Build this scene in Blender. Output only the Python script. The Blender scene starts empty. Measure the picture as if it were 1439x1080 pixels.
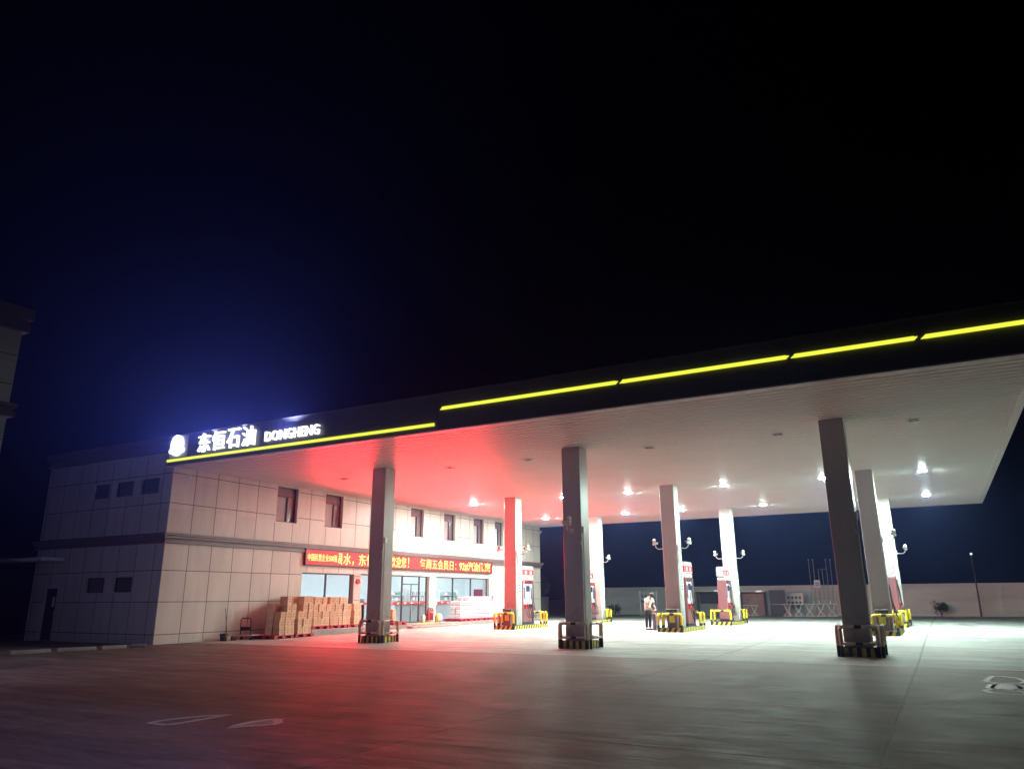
import bpy, math, random
from mathutils import Vector, Matrix, noise
R = math.radians
rnd = random.Random(7)
SC = bpy.context.scene
COL = SC.collection

# ------------------------------------------------------------------ camera
cam = bpy.data.cameras.new("camera"); camo = bpy.data.objects.new("camera", cam); COL.objects.link(camo)
cx_ = Vector((0.87416094, 0.48560271, -0.00571545)); cy_ = Vector((0.13810791, -0.2372984, 0.96156938)); cz_ = -Vector((-0.46558443, 0.84135574, 0.27450256))
m = Matrix.Identity(4)
for i in range(3):
    m[i][0] = cx_[i]; m[i][1] = cy_[i]; m[i][2] = cz_[i]
m[0][3], m[1][3], m[2][3] = 25.964, -19.193, 1.6
camo.matrix_world = m
cam.sensor_width = 36.0; cam.lens = 36 * 1049.574 / 1439; cam.clip_end = 2000; cam.clip_start = .1
SC.camera = camo

# ------------------------------------------------------------------ world, exposure (night)
W = bpy.data.worlds.new("World"); SC.world = W; W.use_nodes = True
nt = W.node_tree
bg = nt.nodes['Background']
sky = nt.nodes.new('ShaderNodeTexSky'); sky.sky_type = 'NISHITA'; sky.sun_disc = False
sky.sun_elevation = R(-6); sky.sun_rotation = R(200)
nt.links.new(sky.outputs[0], bg.inputs[0]); bg.inputs[1].default_value = 0.02
SC.view_settings.view_transform = 'Standard'; SC.view_settings.look = 'None'
SC.view_settings.exposure = 0.25; SC.view_settings.gamma = 1
SC.cycles.max_bounces = 10; SC.cycles.diffuse_bounces = 5; SC.cycles.glossy_bounces = 3; SC.cycles.transmission_bounces = 4
SC.cycles.sample_clamp_indirect = 4; SC.cycles.sample_clamp_direct = 0
SC.cycles.caustics_reflective = False; SC.cycles.caustics_refractive = False
SC.cycles.use_denoising = True; SC.cycles.volume_bounces = 0
try: SC.cycles.denoiser = 'OPENIMAGEDENOISE'
except Exception: pass

# ------------------------------------------------------------------ helpers
def tag(o, label=None, cat=None, group=None, kind=None):
    if label: o['label'] = label
    if cat: o['category'] = cat
    if group: o['group'] = group
    if kind: o['kind'] = kind
    return o
def empty(name, loc=(0, 0, 0), rz=0, **k):
    o = bpy.data.objects.new(name, None); COL.objects.link(o); o.location = loc; o.rotation_euler = (0, 0, rz)
    o.empty_display_size = .2
    return tag(o, **k)
def copy_tree(o, parent=None):
    c = o.copy(); COL.objects.link(c)
    if parent: c.parent = parent
    for ch in [x for x in KIDS.get(o.name, [])]:
        d = copy_tree(ch, c)
        KIDS.setdefault(c.name, []).append(d)
    return c
KIDS = {}
def adopt(ch, parent):
    ch.parent = parent
    KIDS.setdefault(parent.name, []).append(ch)

class MB:
    def __init__(s): s.v = []; s.f = []; s.mi = []
    def add(s, vs, fs, mi=0):
        n = len(s.v); s.v += [tuple(v) for v in vs]; s.f += [tuple(i + n for i in f) for f in fs]; s.mi += [mi] * len(fs)
        return s
    def box(s, x0, x1, y0, y1, z0, z1, mi=0, skip=()):
        vs = [(x0, y0, z0), (x1, y0, z0), (x1, y1, z0), (x0, y1, z0), (x0, y0, z1), (x1, y0, z1), (x1, y1, z1), (x0, y1, z1)]
        fs = {'b': (3, 2, 1, 0), 't': (4, 5, 6, 7), 'f': (0, 1, 5, 4), 'r': (1, 2, 6, 5), 'k': (2, 3, 7, 6), 'l': (3, 0, 4, 7)}
        return s.add(vs, [f for k, f in fs.items() if k not in skip], mi)
    def bbox(s, x0, x1, y0, y1, z0, z1, b=.01, mi=0):
        """box with chamfered edges"""
        b = min(b, (x1 - x0) * .4, (y1 - y0) * .4, (z1 - z0) * .4)
        vs = []; xs = (x0, x1); ys = (y0, y1); zs = (z0, z1); idx = {}
        for i in (0, 1):
            for j in (0, 1):
                for k in (0, 1):
                    dx = b if i == 0 else -b; dy = b if j == 0 else -b; dz = b if k == 0 else -b
                    idx[i, j, k, 0] = len(vs); vs.append((xs[i], ys[j] + dy, zs[k] + dz))
                    idx[i, j, k, 1] = len(vs); vs.append((xs[i] + dx, ys[j], zs[k] + dz))
                    idx[i, j, k, 2] = len(vs); vs.append((xs[i] + dx, ys[j] + dy, zs[k]))
        I = idx; fs = []
        for i in (0, 1): fs.append([I[i, 0, 0, 0], I[i, 1, 0, 0], I[i, 1, 1, 0], I[i, 0, 1, 0]][::(1 if i else -1)])
        for j in (0, 1): fs.append([I[0, j, 0, 1], I[1, j, 0, 1], I[1, j, 1, 1], I[0, j, 1, 1]][::(-1 if j else 1)])
        for k in (0, 1): fs.append([I[0, 0, k, 2], I[1, 0, k, 2], I[1, 1, k, 2], I[0, 1, k, 2]][::(1 if k else -1)])
        c = Vector(((x0 + x1) / 2, (y0 + y1) / 2, (z0 + z1) / 2))
        def q(a):
            p = [Vector(vs[t]) for t in a]; n = (p[1] - p[0]).cross(p[2] - p[0]); mid = sum(p, Vector()) / len(p)
            fs.append(a if n.dot(mid - c) > 0 else a[::-1])
        for j in (0, 1):
            for k in (0, 1): q([I[0, j, k, 1], I[1, j, k, 1], I[1, j, k, 2], I[0, j, k, 2]])
        for i in (0, 1):
            for k in (0, 1): q([I[i, 0, k, 0], I[i, 1, k, 0], I[i, 1, k, 2], I[i, 0, k, 2]])
        for i in (0, 1):
            for j in (0, 1): q([I[i, j, 0, 0], I[i, j, 1, 0], I[i, j, 1, 1], I[i, j, 0, 1]])
        for i in (0, 1):
            for j in (0, 1):
                for k in (0, 1): q([I[i, j, k, 0], I[i, j, k, 1], I[i, j, k, 2]])
        return s.add(vs, fs, mi)
    def tube(s, pts, r, n=8, mi=0, cap=True, band=None):
        pts = [Vector(p) for p in pts]; N = len(pts); rs = r if isinstance(r, (list, tuple)) else [r] * N
        rings = []; prev = None
        for i, p in enumerate(pts):
            d = (pts[min(i + 1, N - 1)] - pts[max(i - 1, 0)]).normalized()
            if prev is None:
                a = d.cross(Vector((0, 0, 1)));  a = a if a.length > .1 else d.cross(Vector((0, 1, 0)))
            else: a = prev - d * prev.dot(d)
            a.normalize(); prev = a; b = d.cross(a)
            rings.append([p + (a * math.cos(2 * math.pi * k / n) + b * math.sin(2 * math.pi * k / n)) * rs[i] for k in range(n)])
        base = len(s.v)
        for rg in rings: s.v += [tuple(v) for v in rg]
        for i in range(N - 1):
            mm = mi if band is None else band(i)
            for k in range(n):
                s.f.append((base + i * n + k, base + i * n + (k + 1) % n, base + (i + 1) * n + (k + 1) % n, base + (i + 1) * n + k)); s.mi.append(mm)
        if cap:
            s.f.append(tuple(base + k for k in range(n))[::-1]); s.mi.append(mi if band is None else band(0))
            s.f.append(tuple(base + (N - 1) * n + k for k in range(n))); s.mi.append(mi if band is None else band(N - 2))
        return s
    def prism(s, poly, axis, a0, a1, mi=0):
        """poly: list of 2D points; axis 0/1/2 extrusion"""
        n = len(poly); vs = []
        for a in (a0, a1):
            for u, v in poly:
                vs.append({0: (a, u, v), 1: (u, a, v), 2: (u, v, a)}[axis])
        fs = [tuple(range(n))[::-1], tuple(range(n, 2 * n))] + [(i, (i + 1) % n, n + (i + 1) % n, n + i) for i in range(n)]
        return s.add(vs, fs, mi)
    def ball(s, c, r, nu=10, nv=6, sc=(1, 1, 1), mi=0):
        vs = []; fs = []
        for j in range(nv + 1):
            t = math.pi * j / nv
            for i in range(nu):
                p = 2 * math.pi * i / nu
                vs.append((c[0] + r * sc[0] * math.sin(t) * math.cos(p), c[1] + r * sc[1] * math.sin(t) * math.sin(p), c[2] + r * sc[2] * math.cos(t)))
        for j in range(nv):
            for i in range(nu):
                fs.append((j * nu + i, (j + 1) * nu + i, (j + 1) * nu + (i + 1) % nu, j * nu + (i + 1) % nu))
        return s.add(vs, fs, mi)
    def build(s, name, mats, parent=None, smooth=False, loc=None, **k):
        me = bpy.data.meshes.new(name); me.from_pydata(s.v, [], s.f)
        mats = mats if isinstance(mats, (list, tuple)) else [mats]
        for mt in mats: me.materials.append(mt)
        for p, mi in zip(me.polygons, s.mi): p.material_index = mi; p.use_smooth = smooth
        me.validate(); me.update()
        o = bpy.data.objects.new(name, me); COL.objects.link(o)
        if parent is not None: adopt(o, parent)
        if loc: o.location = loc
        return tag(o, **k)

def mat(name, col, rough=.5, metal=0., em=None, es=0., var=.0, vscale=3., bump=0., bscale=20., rvar=0., spec=.5, trans=0., stretch=None, coat=0.):
    M = bpy.data.materials.new(name); M.use_nodes = True; t = M.node_tree; b = t.nodes['Principled BSDF']
    b.inputs['Base Color'].default_value = (*col, 1); b.inputs['Roughness'].default_value = rough; b.inputs['Metallic'].default_value = metal
    b.inputs['Specular IOR Level'].default_value = spec; b.inputs['Transmission Weight'].default_value = trans
    b.inputs['Coat Weight'].default_value = coat
    if em: b.inputs['Emission Color'].default_value = (*em, 1); b.inputs['Emission Strength'].default_value = es
    if var or bump or rvar:
        tc = t.nodes.new('ShaderNodeTexCoord'); mp = t.nodes.new('ShaderNodeMapping'); t.links.new(tc.outputs['Object'], mp.inputs[0])
        if stretch: mp.inputs['Scale'].default_value = stretch
        n = t.nodes.new('ShaderNodeTexNoise'); n.inputs['Scale'].default_value = vscale; n.inputs['Detail'].default_value = 6; t.links.new(mp.outputs[0], n.inputs['Vector'])
        if var:
            cr = t.nodes.new('ShaderNodeMapRange'); cr.inputs[1].default_value = .3; cr.inputs[2].default_value = .7
            cr.inputs[3].default_value = 1 - var; cr.inputs[4].default_value = 1 + var; t.links.new(n.outputs[0], cr.inputs[0])
            mx = t.nodes.new('ShaderNodeVectorMath'); mx.operation = 'SCALE'; mx.inputs[0].default_value = col; t.links.new(cr.outputs[0], mx.inputs['Scale'])
            t.links.new(mx.outputs[0], b.inputs['Base Color'])
        if rvar:
            cr = t.nodes.new('ShaderNodeMapRange'); cr.inputs[1].default_value = .3; cr.inputs[2].default_value = .7
            cr.inputs[3].default_value = max(.02, rough - rvar); cr.inputs[4].default_value = min(1, rough + rvar); t.links.new(n.outputs[0], cr.inputs[0]); t.links.new(cr.outputs[0], b.inputs['Roughness'])
        if bump:
            n2 = t.nodes.new('ShaderNodeTexNoise'); n2.inputs['Scale'].default_value = bscale; n2.inputs['Detail'].default_value = 4; t.links.new(mp.outputs[0], n2.inputs['Vector'])
            bp = t.nodes.new('ShaderNodeBump'); bp.inputs['Strength'].default_value = bump; bp.inputs['Distance'].default_value = .02; t.links.new(n2.outputs[0], bp.inputs['Height']); t.links.new(bp.outputs[0], b.inputs['Normal'])
    return M
def emat(name, col, s):
    return mat(name, (.02, .02, .02), .5, em=col, es=s)

class N:
    """tiny node expression helper"""
    def __init__(s, t): s.t = t
    def m(s, op, a, b=None, c=None):
        n = s.t.nodes.new('ShaderNodeMath'); n.operation = op
        for i, x in enumerate((a, b, c)):
            if x is None: continue
            if isinstance(x, (int, float)): n.inputs[i].default_value = x
            else: s.t.links.new(x, n.inputs[i])
        return n.outputs[0]

# -------- panel wall material: composite panels with slightly pillowed faces and tone per panel
def panel_mat(name, col, pu, pv, ou, ov, axis):
    M = mat(name, col, .38); t = M.node_tree; b = t.nodes['Principled BSDF']; e = N(t)
    tc = t.nodes.new('ShaderNodeTexCoord'); sp = t.nodes.new('ShaderNodeSeparateXYZ'); t.links.new(tc.outputs['Object'], sp.inputs[0])
    u = e.m('DIVIDE', e.m('SUBTRACT', sp.outputs[axis], ou), pu); v = e.m('DIVIDE', e.m('SUBTRACT', sp.outputs[2], ov), pv)
    cb = t.nodes.new('ShaderNodeCombineXYZ'); t.links.new(e.m('FLOOR', u), cb.inputs[0]); t.links.new(e.m('FLOOR', v), cb.inputs[1])
    wn = t.nodes.new('ShaderNodeTexWhiteNoise'); t.links.new(cb.outputs[0], wn.inputs['Vector'])
    ns = t.nodes.new('ShaderNodeTexNoise'); ns.inputs['Scale'].default_value = 1.6; ns.inputs['Detail'].default_value = 5
    mp = t.nodes.new('ShaderNodeMapping'); mp.inputs['Scale'].default_value = (1.5, 1.5, .35); t.links.new(tc.outputs['Object'], mp.inputs[0]); t.links.new(mp.outputs[0], ns.inputs['Vector'])
    f = e.m('ADD', e.m('MULTIPLY', wn.outputs[0], .13), e.m('MULTIPLY', ns.outputs[0], .34))
    f = e.m('ADD', f, .75)
    vm = t.nodes.new('ShaderNodeVectorMath'); vm.operation = 'SCALE'; vm.inputs[0].default_value = col; t.links.new(f, vm.inputs['Scale']); t.links.new(vm.outputs[0], b.inputs['Base Color'])
    fu = e.m('SUBTRACT', e.m('FRACT', u), .5); fv = e.m('SUBTRACT', e.m('FRACT', v), .5)
    h = e.m('ADD', e.m('MULTIPLY', fu, fu), e.m('MULTIPLY', fv, fv))
    # each panel also leans a hair its own way
    wn2 = t.nodes.new('ShaderNodeTexWhiteNoise'); wn2.noise_dimensions = '2D'; t.links.new(cb.outputs[0], wn2.inputs['Vector'])
    h = e.m('SUBTRACT', e.m('MULTIPLY', fu, e.m('MULTIPLY', e.m('SUBTRACT', wn2.outputs[0], .5), 1.2)), h)
    bp = t.nodes.new('ShaderNodeBump'); bp.inputs['Strength'].default_value = .45; bp.inputs['Distance'].default_value = .02
    t.links.new(h, bp.inputs['Height']); t.links.new(bp.outputs[0], b.inputs['Normal'])
    return M

CREAM = (.67, .64, .575)
M_panel_f = panel_mat('panel_front', CREAM, 1.1, 1.175, 0, .35, 1)
M_panel_s = panel_mat('panel_side', CREAM, 1.1, 1.175, -.55, .35, 0)
M_joint = mat('sealant_and_seam_shade', (.15, .12, .12), .8)  # sealant on the walls, painted seam shade in the soffit grooves
M_course = mat('course_aluminium', (.20, .15, .145), .4, var=.1)
M_roof = mat('roof_dark', (.08, .08, .08), .8, var=.15)
M_frame = mat('window_frame_brown', (.055, .03, .028), .35)
M_doorframe = mat('shopfront_frame_dark', (.03, .03, .035), .3)
M_pane = mat('window_pane', (.15, .14, .16), .06, spec=.9, var=.2, vscale=1.2)
M_blind = mat('window_blind', (.45, .44, .46), .8, var=.08, vscale=2)
M_glass = mat('shop_glass', (1, 1, 1), .0, trans=1.0)
M_glass.node_tree.nodes['Principled BSDF'].inputs['IOR'].default_value = 1.02
M_inner = mat('interior_white', (.72, .77, .78), .6, var=.03)
M_innerfl = mat('interior_floor', (.55, .55, .55), .25)
M_white = mat('white_paint', (.78, .78, .76), .4, var=.04)
M_colp = mat('column_cladding', (.45, .455, .43), .32, var=.04, vscale=1.5, stretch=(2, 2, .4))
def column_dirt(M):
    t = M.node_tree; b = t.nodes['Principled BSDF']; e = N(t); src = b.inputs['Base Color'].links[0].from_socket
    tc = t.nodes.new('ShaderNodeTexCoord'); sp = t.nodes.new('ShaderNodeSeparateXYZ'); t.links.new(tc.outputs['Object'], sp.inputs[0])
    n = t.nodes.new('ShaderNodeTexNoise'); n.inputs['Scale'].default_value = 5; n.inputs['Detail'].default_value = 8; t.links.new(tc.outputs['Object'], n.inputs['Vector'])
    h = e.m('ADD', sp.outputs[2], e.m('MULTIPLY', e.m('SUBTRACT', n.outputs[0], .5), 2.4))
    mr = t.nodes.new('ShaderNodeMapRange'); mr.inputs[1].default_value = .2; mr.inputs[2].default_value = 1.3; mr.inputs[3].default_value = .6; mr.inputs[4].default_value = 1.0; t.links.new(h, mr.inputs[0])
    n2 = t.nodes.new('ShaderNodeTexNoise'); n2.inputs['Scale'].default_value = 22; n2.inputs['Detail'].default_value = 3; t.links.new(tc.outputs['Object'], n2.inputs['Vector'])
    sc_ = t.nodes.new('ShaderNodeMapRange'); sc_.inputs[1].default_value = .66; sc_.inputs[2].default_value = .72; sc_.inputs[3].default_value = 1; sc_.inputs[4].default_value = .6; t.links.new(n2.outputs[0], sc_.inputs[0])
    v = t.nodes.new('ShaderNodeVectorMath'); v.operation = 'SCALE'; t.links.new(src, v.inputs[0]); t.links.new(e.m('MULTIPLY', mr.outputs[0], sc_.outputs[0]), v.inputs['Scale']); t.links.new(v.outputs[0], b.inputs['Base Color'])
M_fascia = mat('fascia_dark', (.10, .095, .075), .35, var=.15, vscale=.8)
M_trim = mat('edge_trim', (.7, .7, .68), .35)
M_soffit = mat('soffit_metal', (.87, .89, .85), .42, metal=0., spec=.4, var=.025, vscale=.6, coat=0)
M_steel = mat('steel_galvanised', (.45, .46, .47), .4, metal=.7, var=.1)
M_black = mat('black_paint', (.018, .018, .018), .45, var=.2)
M_yellow = mat('yellow_paint', (.80, .62, .03), .45, var=.12, vscale=6)
M_yellowc = mat('yellow_concrete_paint', (.72, .60, .06), .6, var=.2, vscale=5)
M_blackc = mat('black_concrete_paint', (.02, .02, .02), .6, var=.3, vscale=5)
M_orangep = mat('dark_rail_paint', (.45, .26, .10), .45, var=.15)
M_rubber = mat('rubber_hose', (.015, .015, .015), .5)
M_red = mat('red_plastic', (.55, .03, .04), .35)
M_redsheet = mat('dispenser_maroon', (.26, .10, .11), .3)
M_brown = mat('bin_brown', (.14, .075, .055), .5, var=.1)
M_card = mat('cardboard', (.72, .56, .38), .8, var=.12, vscale=4)
M_card2 = mat('cardboard_dark', (.62, .45, .29), .8, var=.12, vscale=4)
M_tape = mat('parcel_tape', (.50, .40, .26), .3)
M_cardprint = mat('carton_print', (.50, .28, .20), .7)
M_pallet = mat('pallet_red_plastic', (.45, .03, .05), .5, var=.1)
M_wrap = mat('shrink_wrap', (.66, .62, .68), .18, var=.18, vscale=9)
M_bottle = mat('bottle_label', (.40, .28, .50), .35)
M_skin = mat('skin', (.50, .30, .22), .5)
M_shirt = mat('shirt_white', (.82, .79, .77), .8, var=.05)
M_trouser = mat('trousers_black', (.012, .012, .016), .8)
M_hair = mat('hair_black', (.01, .009, .008), .6)
M_leaf = mat('leaf_dark', (.035, .05, .025), .6, var=.4, vscale=3)
M_bark = mat('bark', (.08, .06, .05), .9)
M_wallc = mat('perimeter_render', (.62, .60, .56), .85, var=.16, vscale=.5, stretch=(.35, 1, 2.2), bump=.2)
M_paint = mat('road_paint_white', (.62, .62, .60), .6, var=.15, vscale=8)
M_paintw = mat('road_paint_worn', (.88, .87, .87), .6, var=.08, vscale=7)
M_poster = mat('poster_paper', (.62, .70, .66), .4)
M_ink = mat('ink_dark', (.05, .06, .08), .5)
M_inkr = mat('ink_red', (.55, .04, .05), .5)
M_blueglass = mat('display_blue', (.03, .04, .12), .15)
M_dark = mat('dark_enclosure', (.03, .03, .035), .5)
M_shed = mat('shed_panel', (.30, .29, .25), .7, var=.1)
M_shedp = mat('shed_poster_pink', (.42, .27, .23), .7, var=.1)
M_boardp = mat('board_pink', (.80, .62, .60), .6)

column_dirt(M_colp)
# concrete forecourt
def ground_mat():
    M = mat('forecourt_concrete', (.3, .3, .3), .5); t = M.node_tree; b = t.nodes['Principled BSDF']; e = N(t)
    tc = t.nodes.new('ShaderNodeTexCoord'); sp = t.nodes.new('ShaderNodeSeparateXYZ'); t.links.new(tc.outputs['Object'], sp.inputs[0])
    x, y = sp.outputs[0], sp.outputs[1]
    def noi(scale, det, st=(1, 1, 1), rot=0, rough=.6):
        mp = t.nodes.new('ShaderNodeMapping'); mp.inputs['Scale'].default_value = st; mp.inputs['Rotation'].default_value = (0, 0, rot); t.links.new(tc.outputs['Object'], mp.inputs[0])
        n = t.nodes.new('ShaderNodeTexNoise'); n.inputs['Scale'].default_value = scale; n.inputs['Detail'].default_value = det; n.inputs['Roughness'].default_value = rough
        t.links.new(mp.outputs[0], n.inputs['Vector']); return n.outputs[0]
    def line(c, off, per, w):
        f = e.m('FRACT', e.m('DIVIDE', e.m('SUBTRACT', c, off), per)); d = e.m('MULTIPLY', e.m('MINIMUM', f, e.m('SUBTRACT', 1., f)), per)
        mr = t.nodes.new('ShaderNodeMapRange'); mr.inputs[1].default_value = w; mr.inputs[2].default_value = w * 1.8; mr.inputs[3].default_value = 1; mr.inputs[4].default_value = 0
        t.links.new(d, mr.inputs[0]); return mr.outputs[0]
    wob = e.m('MULTIPLY', e.m('SUBTRACT', noi(2.5, 3), .5), .05)
    jl = e.m('MAXIMUM', line(e.m('ADD', x, wob), .2, 5.0, .015), line(e.m('ADD', y, wob), 1.5, 6.0, .015))
    cb = t.nodes.new('ShaderNodeCombineXYZ'); t.links.new(e.m('FLOOR', e.m('DIVIDE', e.m('SUBTRACT', x, .2), 5.)), cb.inputs[0]); t.links.new(e.m('FLOOR', e.m('DIVIDE', e.m('SUBTRACT', y, 1.5), 6.)), cb.inputs[1])
    wn = t.nodes.new('ShaderNodeTexWhiteNoise'); t.links.new(cb.outputs[0], wn.inputs['Vector'])
    big = noi(.35, 5); streak = noi(1.3, 7, (.6, 2.8, 1), R(-28), .7); fine = noi(14, 8, rough=.75); stain = noi(1.3, 6, rough=.7)
    f = e.m('ADD', e.m('MULTIPLY', big, .36), e.m('MULTIPLY', e.m('SUBTRACT', streak, .34), 2.4))
    f = e.m('ADD', f, e.m('MULTIPLY', fine, .45)); f = e.m('ADD', f, e.m('MULTIPLY', wn.outputs[0], .14))
    f = e.m('ADD', f, .12)
    wave = noi(.42, 4, (.5, 2.7, 1), R(-24), .62)
    f = e.m('MULTIPLY', f, e.m('ADD', .15, e.m('MULTIPLY', wave, 1.7)))
    # oil and tyre stains
    st = t.nodes.new('ShaderNodeMapRange'); st.inputs[1].default_value = .60; st.inputs[2].default_value = .70; st.inputs[3].default_value = 1; st.inputs[4].default_value = .72; t.links.new(stain, st.inputs[0])
    f = e.m('MULTIPLY', f, st.outputs[0])
    f = e.m('MULTIPLY', f, e.m('SUBTRACT', 1., e.m('MULTIPLY', jl, .66)))
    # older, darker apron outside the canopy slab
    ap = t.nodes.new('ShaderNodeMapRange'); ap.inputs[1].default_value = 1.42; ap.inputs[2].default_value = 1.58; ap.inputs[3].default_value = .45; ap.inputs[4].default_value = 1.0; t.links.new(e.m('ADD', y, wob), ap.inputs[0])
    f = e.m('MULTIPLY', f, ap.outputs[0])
    vm = t.nodes.new('ShaderNodeVectorMath'); vm.operation = 'SCALE'; t.links.new(f, vm.inputs['Scale']); t.links.new(vm.outputs[0], b.inputs['Base Color'])
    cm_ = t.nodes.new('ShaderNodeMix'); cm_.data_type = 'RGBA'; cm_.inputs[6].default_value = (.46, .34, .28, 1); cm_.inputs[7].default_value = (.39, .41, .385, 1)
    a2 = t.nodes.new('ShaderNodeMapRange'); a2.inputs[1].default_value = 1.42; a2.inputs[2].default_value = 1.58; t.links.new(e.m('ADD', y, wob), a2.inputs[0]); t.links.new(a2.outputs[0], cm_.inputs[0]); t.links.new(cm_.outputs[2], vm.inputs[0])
    rr = t.nodes.new('ShaderNodeMapRange'); rr.inputs[1].default_value = .3; rr.inputs[2].default_value = .7; rr.inputs[3].default_value = .52; rr.inputs[4].default_value = .85; b.inputs['Specular IOR Level'].default_value = .22; t.links.new(e.m('MULTIPLY', e.m('ADD', streak, stain), .5), rr.inputs[0]); t.links.new(rr.outputs[0], b.inputs['Roughness'])
    h = e.m('ADD', e.m('ADD', e.m('MULTIPLY', streak, .8), e.m('MULTIPLY', wave, 3.0)), e.m('ADD', e.m('MULTIPLY', fine, .12), e.m('MULTIPLY', jl, -.5)))
    bp = t.nodes.new('ShaderNodeBump'); bp.inputs['Strength'].default_value = .35; bp.inputs['Distance'].default_value = .03; t.links.new(h, bp.inputs['Height']); t.links.new(bp.outputs[0], b.inputs['Normal'])
    return M
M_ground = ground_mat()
M_pave = mat('step_granite', (.30, .28, .26), .5, var=.15, vscale=4)

def gz(y):
    """forecourt falls slightly towards the road"""
    if y < 4: return 0.
    if y < 13: return .1 * (y - 4) / 9
    if y < 32: return .1
    if y < 45: return .1 * (45 - y) / 13
    return 0.

# text ---------------------------------------------------------------
def text_geo(txt, bold=0., ext=.02, res=3):
    cu = bpy.data.curves.new('t', 'FONT'); cu.body = txt; cu.offset = bold; cu.extrude = ext; cu.resolution_u = res
    o = bpy.data.objects.new('t', cu); COL.objects.link(o)
    dg = bpy.context.evaluated_depsgraph_get(); dg.update()
    me = bpy.data.meshes.new_from_object(o.evaluated_get(dg))
    vs = [v.co.copy() for v in me.vertices]; fs = [tuple(p.vertices) for p in me.polygons]
    bpy.data.objects.remove(o); bpy.data.curves.remove(cu); bpy.data.meshes.remove(me)
    return vs, fs
def place_text(mb, txt, org, right, up, w, h, bold=0., ext=.01, mi=0, crop=None, keep=False):
    """fit txt into the w x h rectangle whose lower left corner is org; crop = (u0,u1) keeps faces inside part of it"""
    vs, fs = text_geo(txt, bold, ext)
    if not vs: return
    x0 = min(v.x for v in vs); x1 = max(v.x for v in vs); y0 = min(v.y for v in vs); y1 = max(v.y for v in vs)
    sx = w / (x1 - x0); sy = h / (y1 - y0)
    if keep: sx = sy = min(sx, sy)
    org = Vector(org); right = Vector(right); up = Vector(up); nrm = right.cross(up)
    P = [org + right * (v.x - x0) * sx + up * (v.y - y0) * sy + nrm * v.z for v in vs]
    if crop:
        fs = [f for f in fs if crop[0] <= sum((vs[i].x - x0) / (x1 - x0) for i in f) / len(f) <= crop[1]]
    mb.add(P, fs, mi)

# ------------------------------------------------------------------ ground
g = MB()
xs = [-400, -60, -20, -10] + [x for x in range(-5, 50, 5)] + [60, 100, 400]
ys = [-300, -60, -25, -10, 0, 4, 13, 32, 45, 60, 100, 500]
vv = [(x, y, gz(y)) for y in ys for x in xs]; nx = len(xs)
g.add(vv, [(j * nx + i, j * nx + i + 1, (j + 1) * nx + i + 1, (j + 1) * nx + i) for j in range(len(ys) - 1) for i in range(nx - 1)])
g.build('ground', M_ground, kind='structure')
# raised step in front of the shop
s = MB(); s.bbox(.004, 1.32, 6.9, 26.4, -.1, .30, .02); s.bbox(1.324, 1.66, 13.9, 18.4, -.1, .2, .02)
s.build('pavement', M_pave, kind='structure')

# ------------------------------------------------------------------ station building
HC = 6.671; WC = 28.495; DC = 31.351
bld = empty('station_building', (-4, 10, 0), label='two storey cream panelled shop building with a dark string course, left of the canopy', cat='building')
bld_o = Vector(bld.location)
def bpart(mb, name, mats, parent=None, **k):
    p = parent or bld
    off = -bld_o
    if parent is None:
        mb.v = [(v[0] + off.x, v[1] + off.y, v[2] + off.z) for v in mb.v]
    else:
        mb.v = [(v[0] + off.x, v[1] + off.y, v[2] + off.z) for v in mb.v]
    return mb.build(name, mats, p, **k)
# material coordinates are object coordinates: shift offsets through the empty by using the world frame of the part
LB = 31.9; XB = -8.45; HB = 7.85
def sub_rects(u0, u1, v0, v1, holes):
    us = sorted({u0, u1, *[h[0] for h in holes], *[h[1] for h in holes]}); vs_ = sorted({v0, v1, *[h[2] for h in holes], *[h[3] for h in holes]})
    us = [u for u in us if u0 <= u <= u1]; vs_ = [v for v in vs_ if v0 <= v <= v1]
    out = []
    for a, b in zip(us, us[1:]):
        for c, d in zip(vs_, vs_[1:]):
            um, vm_ = (a + b) / 2, (c + d) / 2
            if not any(h[0] < um < h[1] and h[2] < vm_ < h[3] for h in holes): out.append((a, b, c, d))
    return out
upw = [(5.54, 6.84), (8.70, 9.98), (12.25, 13.50), (15.70, 16.97), (19.07, 20.34), (22.48, 23.74), (25.21, 26.35)]
upw = [(a, b, 5.0, 6.6) for a, b in upw]
shop = [(7.42, 11.08, .95, 2.8), (11.60, 17.70, .301, 2.83), (18.34, 24.5, .301, 2.83)]
fh = upw + shop
T = .32
w = MB()
for a, b, c, d in sub_rects(0, LB, 0, 7.3, fh): w.add([(0, a, c), (0, b, c), (0, b, d), (0, a, d)], [(0, 1, 2, 3)])
for a, b, c, d in fh:   # reveals
    w.add([(0, a, c), (0, a, d), (-T, a, d), (-T, a, c)], [(0, 1, 2, 3)]); w.add([(0, b, c), (-T, b, c), (-T, b, d), (0, b, d)], [(0, 1, 2, 3)])
    w.add([(0, a, d), (0, b, d), (-T, b, d), (-T, a, d)], [(0, 1, 2, 3)]); w.add([(0, a, c), (-T, a, c), (-T, b, c), (0, b, c)], [(0, 1, 2, 3)])
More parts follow.
